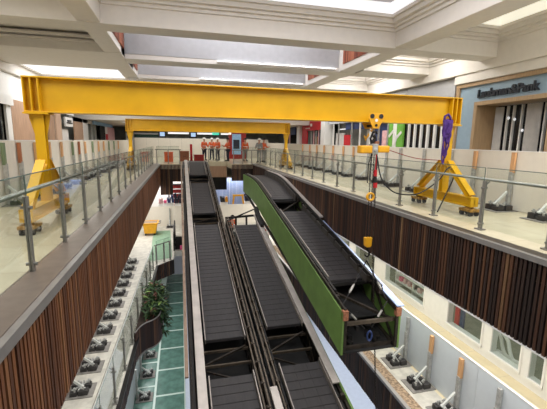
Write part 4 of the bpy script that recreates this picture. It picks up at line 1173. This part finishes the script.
k = MB(); curtain(k, Xw - 0.02, 10.05, 10.36, 0.02, 2.82, 4); k.build('curtain', M['curtain'], t)
k = MB(); curtain(k, Xw - 0.02, 8.72, 9.2, 0.02, 2.84, 6); k.build('curtain', M['curtain'], t)
for i, (y, z) in enumerate(((9.85, 2.45), (9.62, 2.4), (9.3, 2.05), (8.45, 2.6), (8.2, 2.5))):
    k = MB(); k.sphere((Xw + 0.0, y, z), 0.035, 8, 6, (1, 1, 1.4)); k.build('lamp_bulb', M['lamp_white'], t)
cu = bpy.data.curves.new('shop_lettering', 'FONT')
cu.body = 'Laubman&Pank'
cu.size = 0.36; cu.extrude = 0.03; cu.offset = 0.008; cu.align_x = 'CENTER'
tmp = bpy.data.objects.new('tmp_text', cu); COL.objects.link(tmp)
bpy.context.view_layer.update()
dg = bpy.context.evaluated_depsgraph_get()
me = bpy.data.meshes.new_from_object(tmp.evaluated_get(dg))
bpy.data.objects.remove(tmp)
me.materials.clear(); me.materials.append(M['sign_dark'])
lo = min(v.co.x for v in me.vertices); hi = max(v.co.x for v in me.vertices)
o = bpy.data.objects.new('sign_lettering', me); COL.objects.link(o); o.parent = t
o.location = Vector((X - 0.035, 9.32, 3.1)) - t.location
o.rotation_euler = (PI / 2, 0, -PI / 2)
o.scale = (2.15 / (hi - lo), 1, 1)

# further shopfronts on the right, upper level
def shop(X, ya, yb, side, label, wall, parts, top=3.89):
    t = thing('shopfront', (X, (ya + yb) / 2, 0), label, 'shopfront', 'shopfronts along the upper walkways')
    s = side
    k = MB(); k.box(X + s * 0.9, X + s * 0.98, ya, yb, 0, top); k.build('back_wall', M[wall], t)
    for nm, a, b, z0, z1, dx, m_ in parts:
        k = MB(); k.box(X + s * dx, X + s * (dx + 0.08), a, b, z0, min(z1, top)); k.build(nm, M[m_], t)
    return t
R_ = 1
p = [('header', 11.5, 14.4, 2.6, 3.9, 0, 'ceil_grey')]
y = 11.55
while y < 14.4:
    p.append(('mullion', y, y + 0.09, 0, 2.6, 0.0, 'white')); p.append(('mullion', y + 0.2, y + 0.24, 0, 2.6, 0.1, 'curtain')); y += 0.42
p.append(('glazing', 11.5, 14.4, 0, 2.6, 0.2, 'dark_glass'))
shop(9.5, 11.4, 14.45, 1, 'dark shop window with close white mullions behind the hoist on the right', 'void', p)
t = shop(9.5, 14.45, 15.65, 1, 'bright green poster panel with white zigzag beside the dark shop window', 'white',
     [('header', 14.45, 15.65, 2.7, 3.9, 0, 'ceil_grey'), ('poster', 14.5, 15.0, 0, 2.7, 0, 'leafgreen'), ('poster', 15.3, 15.65, 0, 2.7, 0, 'leafgreen'), ('white_panel', 15.0, 15.3, 0, 2.7, 0, 'white')])
k = MB()
for a, b in (((14.6, 2.1), (14.95, 1.85)), ((14.95, 1.85), (15.25, 2.15)), ((15.25, 2.15), (15.6, 1.9)), ((14.95, 1.85), (15.1, 1.55))):
    k.bar((9.48, a[0], a[1]), (9.48, b[0], b[1]), 0.02, 0.12)
k.build('zigzag', M['white'], t)
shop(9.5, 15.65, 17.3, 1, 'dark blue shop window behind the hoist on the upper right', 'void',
     [('header', 15.65, 17.3, 2.7, 3.9, 0, 'ceil_grey'), ('glazing', 15.7, 17.3, 0, 2.7, 0.2, 'blue'), ('mullion', 15.7, 15.8, 0, 2.7, 0, 'galv'), ('mullion', 16.6, 16.66, 0, 2.7, 0, 'galv'), ('banner', 16.0, 16.4, 0.9, 2.2, 0.1, 'palepink')])
t = shop(9.5, 17.3, 23.0, 1, 'pale glazed shop with red square sign on the upper right', 'shop_in',
     [('header', 17.3, 23.0, 2.75, 3.9, 0, 'ceil_grey'), ('dark_header', 17.3, 20.6, 2.35, 2.75, 0.1, 'blue'), ('red_sign', 20.0, 21.0, 1.2, 2.05, 0.2, 'red'), ('mullion', 17.4, 17.5, 0, 2.75, 0, 'white'), ('mullion', 18.6, 18.66, 0, 2.75, 0, 'white'), ('mullion', 19.6, 19.66, 0, 2.75, 0, 'galv'),
      ('mullion', 21.4, 21.46, 0, 2.75, 0, 'galv'), ('mullion', 22.2, 22.26, 0, 2.75, 0, 'white'), ('ceiling_tube', 18.0, 22.6, 2.4, 2.46, 0.5, 'cove'), ('white_panel', 17.6, 18.5, 0, 2.3, 0.4, 'curtain'), ('grey_panel', 21.6, 22.9, 0, 2.2, 0.5, 'curtain')])
k = MB(); k.bar((9.6, 18.1, 1.75), (9.6, 17.7, 2.05), 0.02, 0.12); k.bar((9.6, 18.25, 1.95), (9.6, 17.95, 1.8), 0.02, 0.1); k.build('yellow_mark', M['hoist_yellow'], t)
struct(MB().box(9.3, 9.9, 23.2, 23.9, 0, 3.9).build('trim_12', M['white']))
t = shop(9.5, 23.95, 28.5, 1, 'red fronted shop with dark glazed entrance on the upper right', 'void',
     [('header', 23.95, 28.5, 2.45, 3.9, 0, 'red'), ('red_jamb', 27.3, 28.5, 0, 2.45, 0, 'red'), ('red_jamb', 23.95, 24.2, 0, 2.45, 0, 'red')] +
     [('mullion', 24.6 + 0.5 * i, 24.7 + 0.5 * i, 0, 2.45, 0.1, 'palepink' if i % 2 else 'galv') for i in range(5)] + [('display', 25.9, 26.3, 1.4, 2.0, 0.3, 'hoist_yellow')])
k = MB(); k.box(9.46, 9.5, 26.2, 26.5, 2.75, 2.95); k.box(9.46, 9.5, 26.7, 27.6, 2.6, 2.66); k.build('sign_band', M['white'], t)
struct(MB().box(9.3, 9.9, 28.55, 29.3, 0, 2.84).build('trim_12', M['white']))
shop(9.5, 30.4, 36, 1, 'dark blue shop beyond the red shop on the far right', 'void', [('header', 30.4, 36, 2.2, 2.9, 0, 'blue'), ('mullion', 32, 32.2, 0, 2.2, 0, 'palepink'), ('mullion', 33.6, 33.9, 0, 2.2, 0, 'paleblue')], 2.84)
struct(MB().box(10.6, 10.7, 11.4, 42, 0, 4.2).build('wall_right', M['shop_in']))
# left upper shopfronts
p = [('frame', 13.0, 13.2, 0, 2.75, 0, 'white'), ('frame', 15.3, 15.68, 0, 2.75, 0, 'white'), ('glazing', 13.2, 15.3, 0, 2.75, 0.15, 'shop_in'), ('mullion', 14.9, 14.98, 0, 2.75, 0.05, 'dark_glass'), ('header', 11.0, 15.7, 2.75, 3.1, -0.1, 'white'), ('upper_panel', 11.0, 15.7, 3.1, 3.9, 0, 'white')]
shop(-6.0, 11.0, 15.7, -1, 'white framed shop window at the far left behind the hoarding', 'shop_in', p)
p = [('timber_panel', 15.7, 17.85, 0, 3.0, 0, 'tan_board'), ('header', 15.7, 19.6, 3.0, 3.9, 0, 'white'), ('glazing', 17.85, 19.5, 0, 3.0, 0.4, 'void'), ('purple_display', 17.95, 18.3, 0.6, 2.1, 0.2, 'purple')] + [('mullion', 18.35 + 0.22 * i, 18.42 + 0.22 * i, 0, 3.0, 0.15, 'galv') for i in range(6)]
shop(-6.0, 15.7, 19.6, -1, 'timber panelled shop with dark striped glazing on the left behind the gantry column', 'void', p)
p = [('timber_pier', 19.65, 20.4, 0, 3.0, 0, 'tan_board'), ('tan_pier', 20.55, 21.35, 0, 3.0, -0.05, 'tan_light'), ('header', 19.6, 24, 2.9, 3.9, 0, 'white'), ('white_sign', 22.3, 23.7, 2.25, 2.75, 0, 'white'), ('glazing', 21.4, 24, 0, 2.9, 0.4, 'shop_in'), ('dark_jamb', 21.5, 21.9, 0, 2.2, 0.1, 'void'), ('white_panel', 22.2, 23.4, 0, 2.1, 0.2, 'curtain')]
t = shop(-6.0, 19.6, 24, -1, 'shop with tan timber pier and white sign board on the left', 'shop_in', p)
k = MB(); k.box(-5.99, -5.96, 22.45, 23.5, 2.42, 2.48); k.box(-5.99, -5.96, 22.6, 23.3, 2.52, 2.6); k.build('sign_lettering', M['sign_dark'], t)
p = [('timber_pier', 24.0, 25.9, 0, 3.0, 0, 'tan_board'), ('white_pier', 26.0, 27.2, 0, 3.0, 0, 'white'), ('glazing', 27.2, 31, 0, 2.6, 0.3, 'shop_in'), ('mullion', 28.4, 28.5, 0, 2.6, 0, 'galv'), ('mullion', 29.6, 29.7, 0, 2.6, 0, 'galv'), ('header', 24, 31, 2.6, 3.0, 0, 'curtain')]
shop(-6.0, 24, 31, -1, 'glazed shop with dark timber pier on the far left', 'shop_in', p, 2.84)
p = [('dark_jamb', 31, 33, 0, 2.6, 0, 'void'), ('white_pier', 33, 34, 0, 2.9, 0, 'white'), ('pink_pier', 34, 37.5, 0, 2.6, 0, 'palepink'), ('lilac_header', 28.5, 36, 2.6, 2.85, -0.1, 'paleblue'), ('poster', 33.1, 33.9, 1.2, 2.0, -0.05, 'red')]
shop(-6.0, 31, 38, -1, 'farthest shop on the left with pinkish panels', 'shop_in', p, 2.84)
struct(MB().box(-7.1, -7.0, 1.2, 42, 0, 4.2).build('wall_left', M['shop_in']))

# ------------------------------------------------------------------ far end, upper level
struct(MB().box(-9, 12.5, 41.0, 41.1, 0, 3.0).build('wall_far', M['shop_in']))
for i in range(12):
    x = -3.6 + i * 1.05
    t = thing('hoarding', (x, 36.0, 0), 'white hoarding sheet behind the workers at the far end, %s from left' % ORD[i], 'hoarding', 'hoarding behind the workers')
    k = MB(); k.box(x - 0.52, x + 0.52, 35.98, 36.02, 0.01, 1.75); k.build('sheet', M['hoard'], t)
    k = MB(); k.box(x - 0.52, x + 0.52, 35.97, 36.03, 1.75, 1.78); k.build('top_capping', M['ceil_grey'], t)
t = thing('green_container', (-3.2, 38.5, 0), 'dark green kiosk with white top at the far left end', 'kiosk')
k = MB(); k.box(-4.3, -1.9, 38.2, 39.4, 0.01, 2.1); k.build('body', M['green_dark'], t)
k = MB(); k.box(-4.35, -1.85, 38.15, 39.45, 2.1, 2.25); k.build('roof', M['white'], t)
t = thing('round_sign', (-4.7, 38.0, 1.9), 'small round blue sign on white board beside the dark green kiosk', 'sign')
k = MB(); k.box(-5.1, -4.4, 38.02, 38.06, 0.01, 2.2); k.build('board', M['white'], t)
k = MB(); k.tube([(-4.75, 38.0, 1.85), (-4.75, 38.02, 1.85)], 0.24, 18); k.build('disc', M['blue'], t)
for i, x in enumerate((-1.55, 1.1)):
    t = thing('hanging_screen', (x, 33.9, 2.05), 'small blue lit screen hung from the far ceiling, %s one' % ['left', 'right'][i], 'screen', 'screens hung at the far end')
    k = MB(); k.box(x - 0.34, x + 0.34, 33.88, 33.98, 1.78, 2.4); k.build('casing', M['black'], t)
    k = MB(); k.box(x - 0.2, x + 0.2, 33.86, 33.88, 1.92, 2.25); k.build('screen', M['screen'], t)
    k = MB(); k.tube([(x, 33.93, 2.4), (x, 33.93, 2.85)], 0.03, 6); k.build('drop_rod', M['black'], t)
t = thing('exit_sign', (3.08, 33.9, 2.2), 'green lit exit sign hung from the far ceiling above the workers', 'sign')
k = MB(); k.box(2.78, 3.38, 33.9, 33.96, 2.1, 2.36); k.build('panel', M['exit'], t)
cu = bpy.data.curves.new('exit_text', 'FONT'); cu.body = 'EXIT'; cu.size = 0.2; cu.extrude = 0.005; cu.align_x = 'CENTER'
tmp = bpy.data.objects.new('tmp_text', cu); COL.objects.link(tmp); bpy.context.view_layer.update()
me = bpy.data.meshes.new_from_object(tmp.evaluated_get(bpy.context.evaluated_depsgraph_get())); bpy.data.objects.remove(tmp)
me.materials.clear(); me.materials.append(M['white'])
o = bpy.data.objects.new('lettering', me); COL.objects.link(o); o.parent = t; o.location = Vector((3.08, 33.89, 2.16)) - t.location; o.rotation_euler = (PI / 2, 0, 0)
k = MB(); k.tube([(3.08, 33.93, 2.36), (3.08, 33.93, 2.85)], 0.02, 6); k.build('drop_rod', M['white'], t)
# crates and cabinet
def crate(x, y, w, d, h, m_, label, z=0.0):
    t = thing('tool_crate', (x, y, z), label, 'crate')
    k = MB(); k.box(x - w / 2, x + w / 2, y - d / 2, y + d / 2, z, z + h - 0.08); k.build('box', M[m_], t, bevel=0.02)
    k = MB(); k.box(x - w / 2 - 0.015, x + w / 2 + 0.015, y - d / 2 - 0.015, y + d / 2 + 0.015, z + h - 0.08, z + h); k.build('lid', M[m_], t, bevel=0.015)
    k = MB(); k.tube([(x - 0.12, y - d / 2 - 0.03, z + h * 0.5), (x + 0.12, y - d / 2 - 0.03, z + h * 0.5)], 0.015, 6); k.build('handle', M['black'], t)
crate(-0.9, 28.6, 0.62, 0.5, 0.72, 'orange', 'orange tool crate on the far bridge beside the left walkway')
crate(0.25, 29.2, 0.68, 0.5, 0.78, 'rust', 'rust red tool crate at the head of the black walkway')
crate(1.35, 29.4, 0.75, 0.5, 0.5, 'red_dull', 'low dark red tool crate near the workers')
t = thing('extinguisher_stand', (0.77, 29.6, 0), 'red fire extinguisher stand between the tool crates on the bridge', 'stand')
k = MB(); k.box(0.68, 0.86, 29.55, 29.65, 0.02, 1.3); k.build('back_board', M['red'], t)
k = MB(); k.tube([(0.77, 29.48, 0.1), (0.77, 29.48, 0.55), (0.77, 29.48, 0.62)], [0.07, 0.07, 0.03], 10); k.build('cylinder', M['red'], t)
k = MB(); k.box(0.64, 0.92, 29.4, 29.7, 0, 0.03); k.build('base', M['black'], t)
# kiosk in dark red with posters behind the right group
t = thing('display_kiosk', (4.9, 33.0, 0), 'dark red display kiosk with pale posters behind the workers', 'kiosk')
k = MB(); k.box(4.2, 5.7, 33.0, 33.6, 0.01, 2.5); k.build('body', M['red_dull'], t)
k = MB(); k.box(4.45, 5.25, 32.96, 33.0, 0.4, 2.2); k.build('poster', M['paleblue'], t)
k = MB(); k.box(4.55, 5.1, 32.93, 32.96, 0.9, 1.7); k.build('poster_inset', M['navy'], t)
t = thing('pendant_lamp', (4.0, 31.0, 2.3), 'warm round pendant lamp at the far end above the workers', 'lamp')
k = MB(); k.sphere((4.0, 31.0, 2.2), 0.12); k.build('globe', M['cove_warm'], t)
k = MB(); k.tube([(4.0, 31.0, 2.3), (4.0, 31.0, 2.85)], 0.012, 6); k.build('cord', M['black'], t)

# ------------------------------------------------------------------ people
def skinmesh(pts, edges, rad, root=0, levels=1):
    me = bpy.data.meshes.new('skin')
    me.from_pydata(pts, edges, []); me.update()
    o = bpy.data.objects.new('skin_tmp', me); COL.objects.link(o)
    md = o.modifiers.new('s', 'SKIN')
    for i, r in enumerate(rad):
        d = me.skin_vertices[0].data[i]
        d.radius = r if isinstance(r, tuple) else (r, r); d.use_root = (i == root)
    sb = o.modifiers.new('u', 'SUBSURF'); sb.levels = levels; sb.render_levels = levels
    bpy.context.view_layer.update()
    out = bpy.data.meshes.new_from_object(o.evaluated_get(bpy.context.evaluated_depsgraph_get()))
    bpy.data.objects.remove(o)
    return out
def person(loc, rz, label, top='orange', pants='navy', arms=(0.12, 0.12), bend=0.0, helmet=True, lean=0.0):
    t = thing('person', loc, label, 'person')
    t.rotation_euler = (0, 0, rz)
    # the figure faces -Y; joints in metres
    def B(p):   # bend the upper body forward about the hips
        x, y, z = p
        if z > 0.95 and bend:
            dz, dy = z - 0.95, y
            return (x, dy * math.cos(bend) - dz * math.sin(bend), 0.95 + dz * math.cos(bend) + dy * math.sin(bend))
        return p
    J = {'pelvis': (0, 0, 0.95), 'belly': (0, 0, 1.12), 'chest': (0, 0.0, 1.32), 'neck': (0, 0.0, 1.49), 'chin': (0, -0.015, 1.57), 'head': (0, -0.015, 1.68), 'crown': (0, 0.0, 1.76)}
    pts, rad, ed, idx = [], [], [], {}
    def add(n, p, r):
        idx[n] = len(pts); pts.append(B(p)); rad.append(r)
    for n, r in (('pelvis', (0.15, 0.11)), ('belly', (0.14, 0.105)), ('chest', (0.165, 0.115)), ('neck', 0.06), ('chin', (0.07, 0.085)), ('head', (0.08, 0.098)), ('crown', 0.06)):
        add(n, J[n], r)
    for a, b in (('pelvis', 'belly'), ('belly', 'chest'), ('chest', 'neck'), ('neck', 'chin'), ('chin', 'head'), ('head', 'crown')): ed.append((idx[a], idx[b]))
    hands = []
    for s, nm, sw in ((-1, 'l', arms[0]), (1, 'r', arms[1])):
        add('hip' + nm, (s * 0.09, 0, 0.88), 0.095); add('knee' + nm, (s * 0.11, -0.02, 0.49), 0.062); add('ank' + nm, (s * 0.12, 0.01, 0.09), 0.042); add('toe' + nm, (s * 0.14, -0.17, 0.04), 0.035)
        ed += [(idx['pelvis'], idx['hip' + nm]), (idx['hip' + nm], idx['knee' + nm]), (idx['knee' + nm], idx['ank' + nm]), (idx['ank' + nm], idx['toe' + nm])]
        el = (s * 0.25, 0.03 - 0.25 * math.sin(sw), 1.15); wr = (s * (0.25 - 0.1 * sw), -0.02 - 0.45 * sw, 0.93 + 0.35 * sw)
        add('sh' + nm, (s * 0.19, 0, 1.43), 0.06); add('el' + nm, el, 0.045); add('wr' + nm, wr, 0.03)
        d = (Vector(wr) - Vector(el)).normalized()
        palm = Vector(wr) + d * 0.09
        add('pa' + nm, tuple(palm), (0.04, 0.022))
        ed += [(idx['chest'], idx['sh' + nm]), (idx['sh' + nm], idx['el' + nm]), (idx['el' + nm], idx['wr' + nm]), (idx['wr' + nm], idx['pa' + nm])]
        hands.append((s, B(tuple(palm)), d))
    me = skinmesh(pts, ed, rad)
    bm = bmesh.new(); bm.from_mesh(me)
    # fingers, nose, ears joined into the body mesh
    k = MB()
    for s, p, d in hands:
        p = Vector(p); side = d.cross(Vector((1, 0, 0)));
        if side.length < 0.1: side = d.cross(Vector((0, 1, 0)))
        side.normalize()
        for f in range(4):
            a = p + side * (0.03 - f * 0.02) + d * 0.01
            ln = (0.075, 0.085, 0.08, 0.065)[f]
            k.tube([a, a + d * ln * 0.5, a + d * ln - Vector((s, 0, 0)) * 0.02], [0.0095, 0.009, 0.007], 6)
        a = p - d * 0.05 + side * 0.035
        k.tube([a, a + side * 0.03 + d * 0.02, a + side * 0.04 + d * 0.055], [0.011, 0.01, 0.008], 6)
    hd = Vector(B(J['head']))
    for q in ((0, -0.1, -0.02, 0.016), (-0.085, 0.0, -0.01, 0.024), (0.085, 0.0, -0.01, 0.024)):
        k.sphere(hd + Vector(q[:3]), q[3], 6, 5)
    tm = bpy.data.meshes.new('x'); tm.from_pydata([tuple(v) for v in k.v], [], k.f); bm.from_mesh(tm); bm.to_mesh(me); bm.free()
    me.materials.clear(); me.materials.append(M['skin'])
    for p_ in me.polygons: p_.use_smooth = True
    ob = bpy.data.objects.new('body', me); COL.objects.link(ob); ob.parent = t
    def garment(nm, names, es, m_, extra):
        ii = {n: i for i, n in enumerate(names)}
        def grow(r): return (r[0] + extra, r[1] + extra) if isinstance(r, tuple) else r + extra
        mm = skinmesh([pts[idx[n]] for n in names], [(ii[a], ii[b]) for a, b in es], [grow(rad[idx[n]]) for n in names])
        mm.materials.clear(); mm.materials.append(M[m_])
        for p_ in mm.polygons: p_.use_smooth = True
        g = bpy.data.objects.new(nm, mm); COL.objects.link(g); g.parent = t
        return g
    jk = garment('jacket', ['pelvis', 'belly', 'chest', 'shl', 'ell', 'wrl', 'shr', 'elr', 'wrr'], [('pelvis', 'belly'), ('belly', 'chest'), ('chest', 'shl'), ('shl', 'ell'), ('ell', 'wrl'), ('chest', 'shr'), ('shr', 'elr'), ('elr', 'wrr')], top, 0.02)
    garment('trousers', ['pelvis', 'hipl', 'kneel', 'ankl', 'hipr', 'kneer', 'ankr'], [('pelvis', 'hipl'), ('hipl', 'kneel'), ('kneel', 'ankl'), ('pelvis', 'hipr'), ('hipr', 'kneer'), ('kneer', 'ankr')], pants, 0.014)
    for s in ('l', 'r'):
        a, b = Vector(pts[idx['ank' + s]]), Vector(pts[idx['toe' + s]])
        k = MB(); k.tube([a + Vector((0, 0.05, -0.03)), a + Vector((0, -0.03, -0.02)), b + Vector((0, 0, 0.005)), b + Vector((0, -0.04, -0.005))], [0.045, 0.056, 0.044, 0.02], 8); k.tube([a + Vector((0, 0, 0.07)), a + Vector((0, 0, -0.04))], 0.055, 8)
        tm = k.build('boot', M['black'], None); tm.location = tm.location; 
        loc_ = tm.location.copy(); tm.parent = t; tm.location = loc_
    k = MB(); c = Vector(B((0, -0.01, 1.71)))
    n, mrow = 12, 5
    b0 = len(k.v)
    for i in range(mrow + 1):
        th = PI / 2 * i / mrow
        for q in range(n):
            ph = 2 * PI * q / n
            k.v.append(c + Vector((0.125 * math.sin(th) * math.cos(ph), 0.145 * math.sin(th) * math.sin(ph), 0.125 * math.cos(th))))
    for i in range(mrow):
        for q in range(n):
            q2 = (q + 1) % n
            k.f.append([b0 + i * n + q, b0 + (i + 1) * n + q, b0 + (i + 1) * n + q2, b0 + i * n + q2]); k.fm.append(0)
    if helmet:
        k.box(c.x - 0.1, c.x + 0.1, c.y - 0.2, c.y - 0.1, c.z - 0.012, c.z + 0.004)
    hm = k.build('helmet' if helmet else 'hair', M['helmet'] if helmet else M['hair'], None, smooth=True)
    loc_ = hm.location.copy(); hm.parent = t; hm.location = loc_
    # reflective band round the jacket
    k = MB(); ring_pts = [B((0.19 * math.cos(a), 0.145 * math.sin(a), 1.16)) for a in [2 * PI * i / 16 for i in range(17)]]
    k.tube(ring_pts, 0.02, 6)
    bd = k.build('reflective_band', M['helmet'], None); loc_ = bd.location.copy(); bd.parent = jk; bd.location = loc_
    return t
person((1.82, 30.2, 0), 0.5, 'worker in orange jacket and white helmet, leftmost of the group on the far bridge', arms=(0.2, 0.5))
person((2.5, 31.1, 0), -0.3, 'worker in orange jacket and white helmet, second from left on the far bridge', arms=(0.6, 0.6))
person((2.9, 30.2, 0), -0.8, 'worker in orange jacket and white helmet, third from left on the far bridge', arms=(0.4, 0.2))
person((3.6, 29.2, 0), -1.3, 'worker in orange jacket with dark trousers leaning at the railing of the far bridge', arms=(0.8, 0.8), helmet=False)
person((4.95, 29.0, 0), 0.2, 'person in orange top standing left of the white clad worker on the far bridge', pants='greycloth', helmet=False)
person((5.72, 27.2, 0), -0.6, 'worker in pale grey clothes and white helmet beside the right walkway', top='greycloth', pants='greycloth', arms=(0.5, 0.3))
person((6.12, 27.5, 0), 0.9, 'worker in orange jacket standing behind the pale clad worker on the right', pants='greycloth', arms=(0.3, 0.7), helmet=False)
person((2.78, 21.4, ZM), 0.3, 'worker in orange jacket bending at the cut end of the middle walkway', arms=(0.7, 0.7), bend=0.35, helmet=False)

# ------------------------------------------------------------------ lights
def area(name, loc, sx, sy, e, col=(1, 1, 1), rot=(0, 0, 0)):
    L = bpy.data.lights.new(name, 'AREA'); L.shape = 'RECTANGLE'; L.size = sx; L.size_y = sy; L.energy = e; L.color = col
    o = bpy.data.objects.new(name, L); COL.objects.link(o); o.location = loc; o.rotation_euler = rot
    return o
def lamp(name, loc, e, r=0.2, col=(1, 1, 1)):
    L = bpy.data.lights.new(name, 'POINT'); L.energy = e; L.shadow_soft_size = r; L.color = col
    o = bpy.data.objects.new(name, L); COL.objects.link(o); o.location = loc
    return o
WARM = (1.0, 0.93, 0.82)
NEU = (1.0, 0.975, 0.94)
area('skylight_lamp', (2.1, 5.0, 5.05), 5.0, 5.5, 480, (0.97, 0.97, 1.0))
area('coffer_lamp', (7.9, 3.8, 4.9), 2.0, 3.2, 300, NEU)
area('coffer_lamp', (7.9, 11.5, 4.85), 1.4, 0.7, 75, NEU)
area('coffer_lamp', (7.9, 15.8, 4.85), 1.4, 1.6, 130, NEU)
area('coffer_lamp', (-4.0, 17.1, 4.33), 2.6, 2.0, 170)
area('coffer_lamp', (-4.0, 5.5, 4.65), 2.6, 5.0, 230, NEU)
area('coffer_lamp', (-3.8, 23.0, 4.45), 2.0, 4.0, 150)
area('coffer_lamp', (8.0, 22.0, 4.45), 2.0, 4.0, 160)
for yw in (11.8, 15.7, 19.7):
    area('well_fill', (2.1, yw, 6.9), 5.0, 1.6, 280, (0.95, 0.95, 1.0))  # unseen fill added high up to brighten the grey wells
area('mid_level_fill', (7.2, 8.0, -1.38), 0.8, 12.0, 110, NEU)  # unseen fill lights added to brighten the middle level
area('mid_level_fill', (5.35, 8.0, -1.38), 0.5, 12.0, 230, NEU)
area('mid_level_fill', (7.2, 17.0, -1.38), 0.8, 4.0, 90, NEU)
area('mid_level_fill', (9.4, 9.5, -1.38), 0.8, 10.0, 70)
area('mid_level_fill', (-2.2, 11.0, -1.42), 0.8, 14.0, 165, NEU)
area('mid_level_fill', (-2.4, 23.3, -1.42), 1.5, 5.0, 190, NEU)  # fill added to lift the cream hoarding at the far end
area('mid_level_fill', (6.0, 23.0, -1.38), 1.5, 4.0, 220, NEU)
area('mid_level_fill', (1.0, 29.8, -1.4), 9.0, 1.2, 330)
area('ground_level_fill', (-2.6, 16.0, ZM - 0.66), 1.0, 14.0, 270)  # unseen fill lights added to brighten the ground floor
area('ground_level_fill', (7.5, 12.0, ZM - 1.05), 1.5, 14.0, 210, (0.92, 0.96, 1.0))
area('far_ceiling_lamp', (2.0, 30.5, 2.78), 12.0, 3.0, 160)
area('far_ceiling_lamp', (2.0, 34.8, 2.78), 12.0, 1.2, 110)

w = bpy.data.worlds.new('World'); S.world = w; w.use_nodes = True
w.node_tree.nodes['Background'].inputs['Color'].default_value = (1.0, 0.985, 0.96, 1)
w.node_tree.nodes['Background'].inputs['Strength'].default_value = 0.3

# ------------------------------------------------------------------ camera
cam = bpy.data.cameras.new('Camera'); co = bpy.data.objects.new('Camera', cam); COL.objects.link(co)
cam.sensor_width = 36.0; cam.lens = 365.0 / 547.0 * 36.0; cam.clip_start = 0.05; cam.clip_end = 200
yaw, pitch, roll = math.radians(14.2), math.radians(9.8), math.radians(0.847)
fw = Vector((math.sin(yaw) * math.cos(pitch), math.cos(yaw) * math.cos(pitch), -math.sin(pitch)))
rt = Vector((math.cos(yaw), -math.sin(yaw), 0)); up = rt.cross(fw)
r2 = rt * math.cos(roll) + up * math.sin(roll); u2 = -rt * math.sin(roll) + up * math.cos(roll)
co.matrix_world = Matrix.Translation((0, 0, 1.6)) @ Matrix((r2, u2, -fw)).transposed().to_4x4()
S.camera = co
S.view_settings.view_transform = 'Standard'
S.view_settings.look = 'None'
S.view_settings.exposure = -0.1
S.view_settings.gamma = 1.0
S.cycles.use_denoising = True
S.cycles.max_bounces = 10
S.cycles.transparent_max_bounces = 24
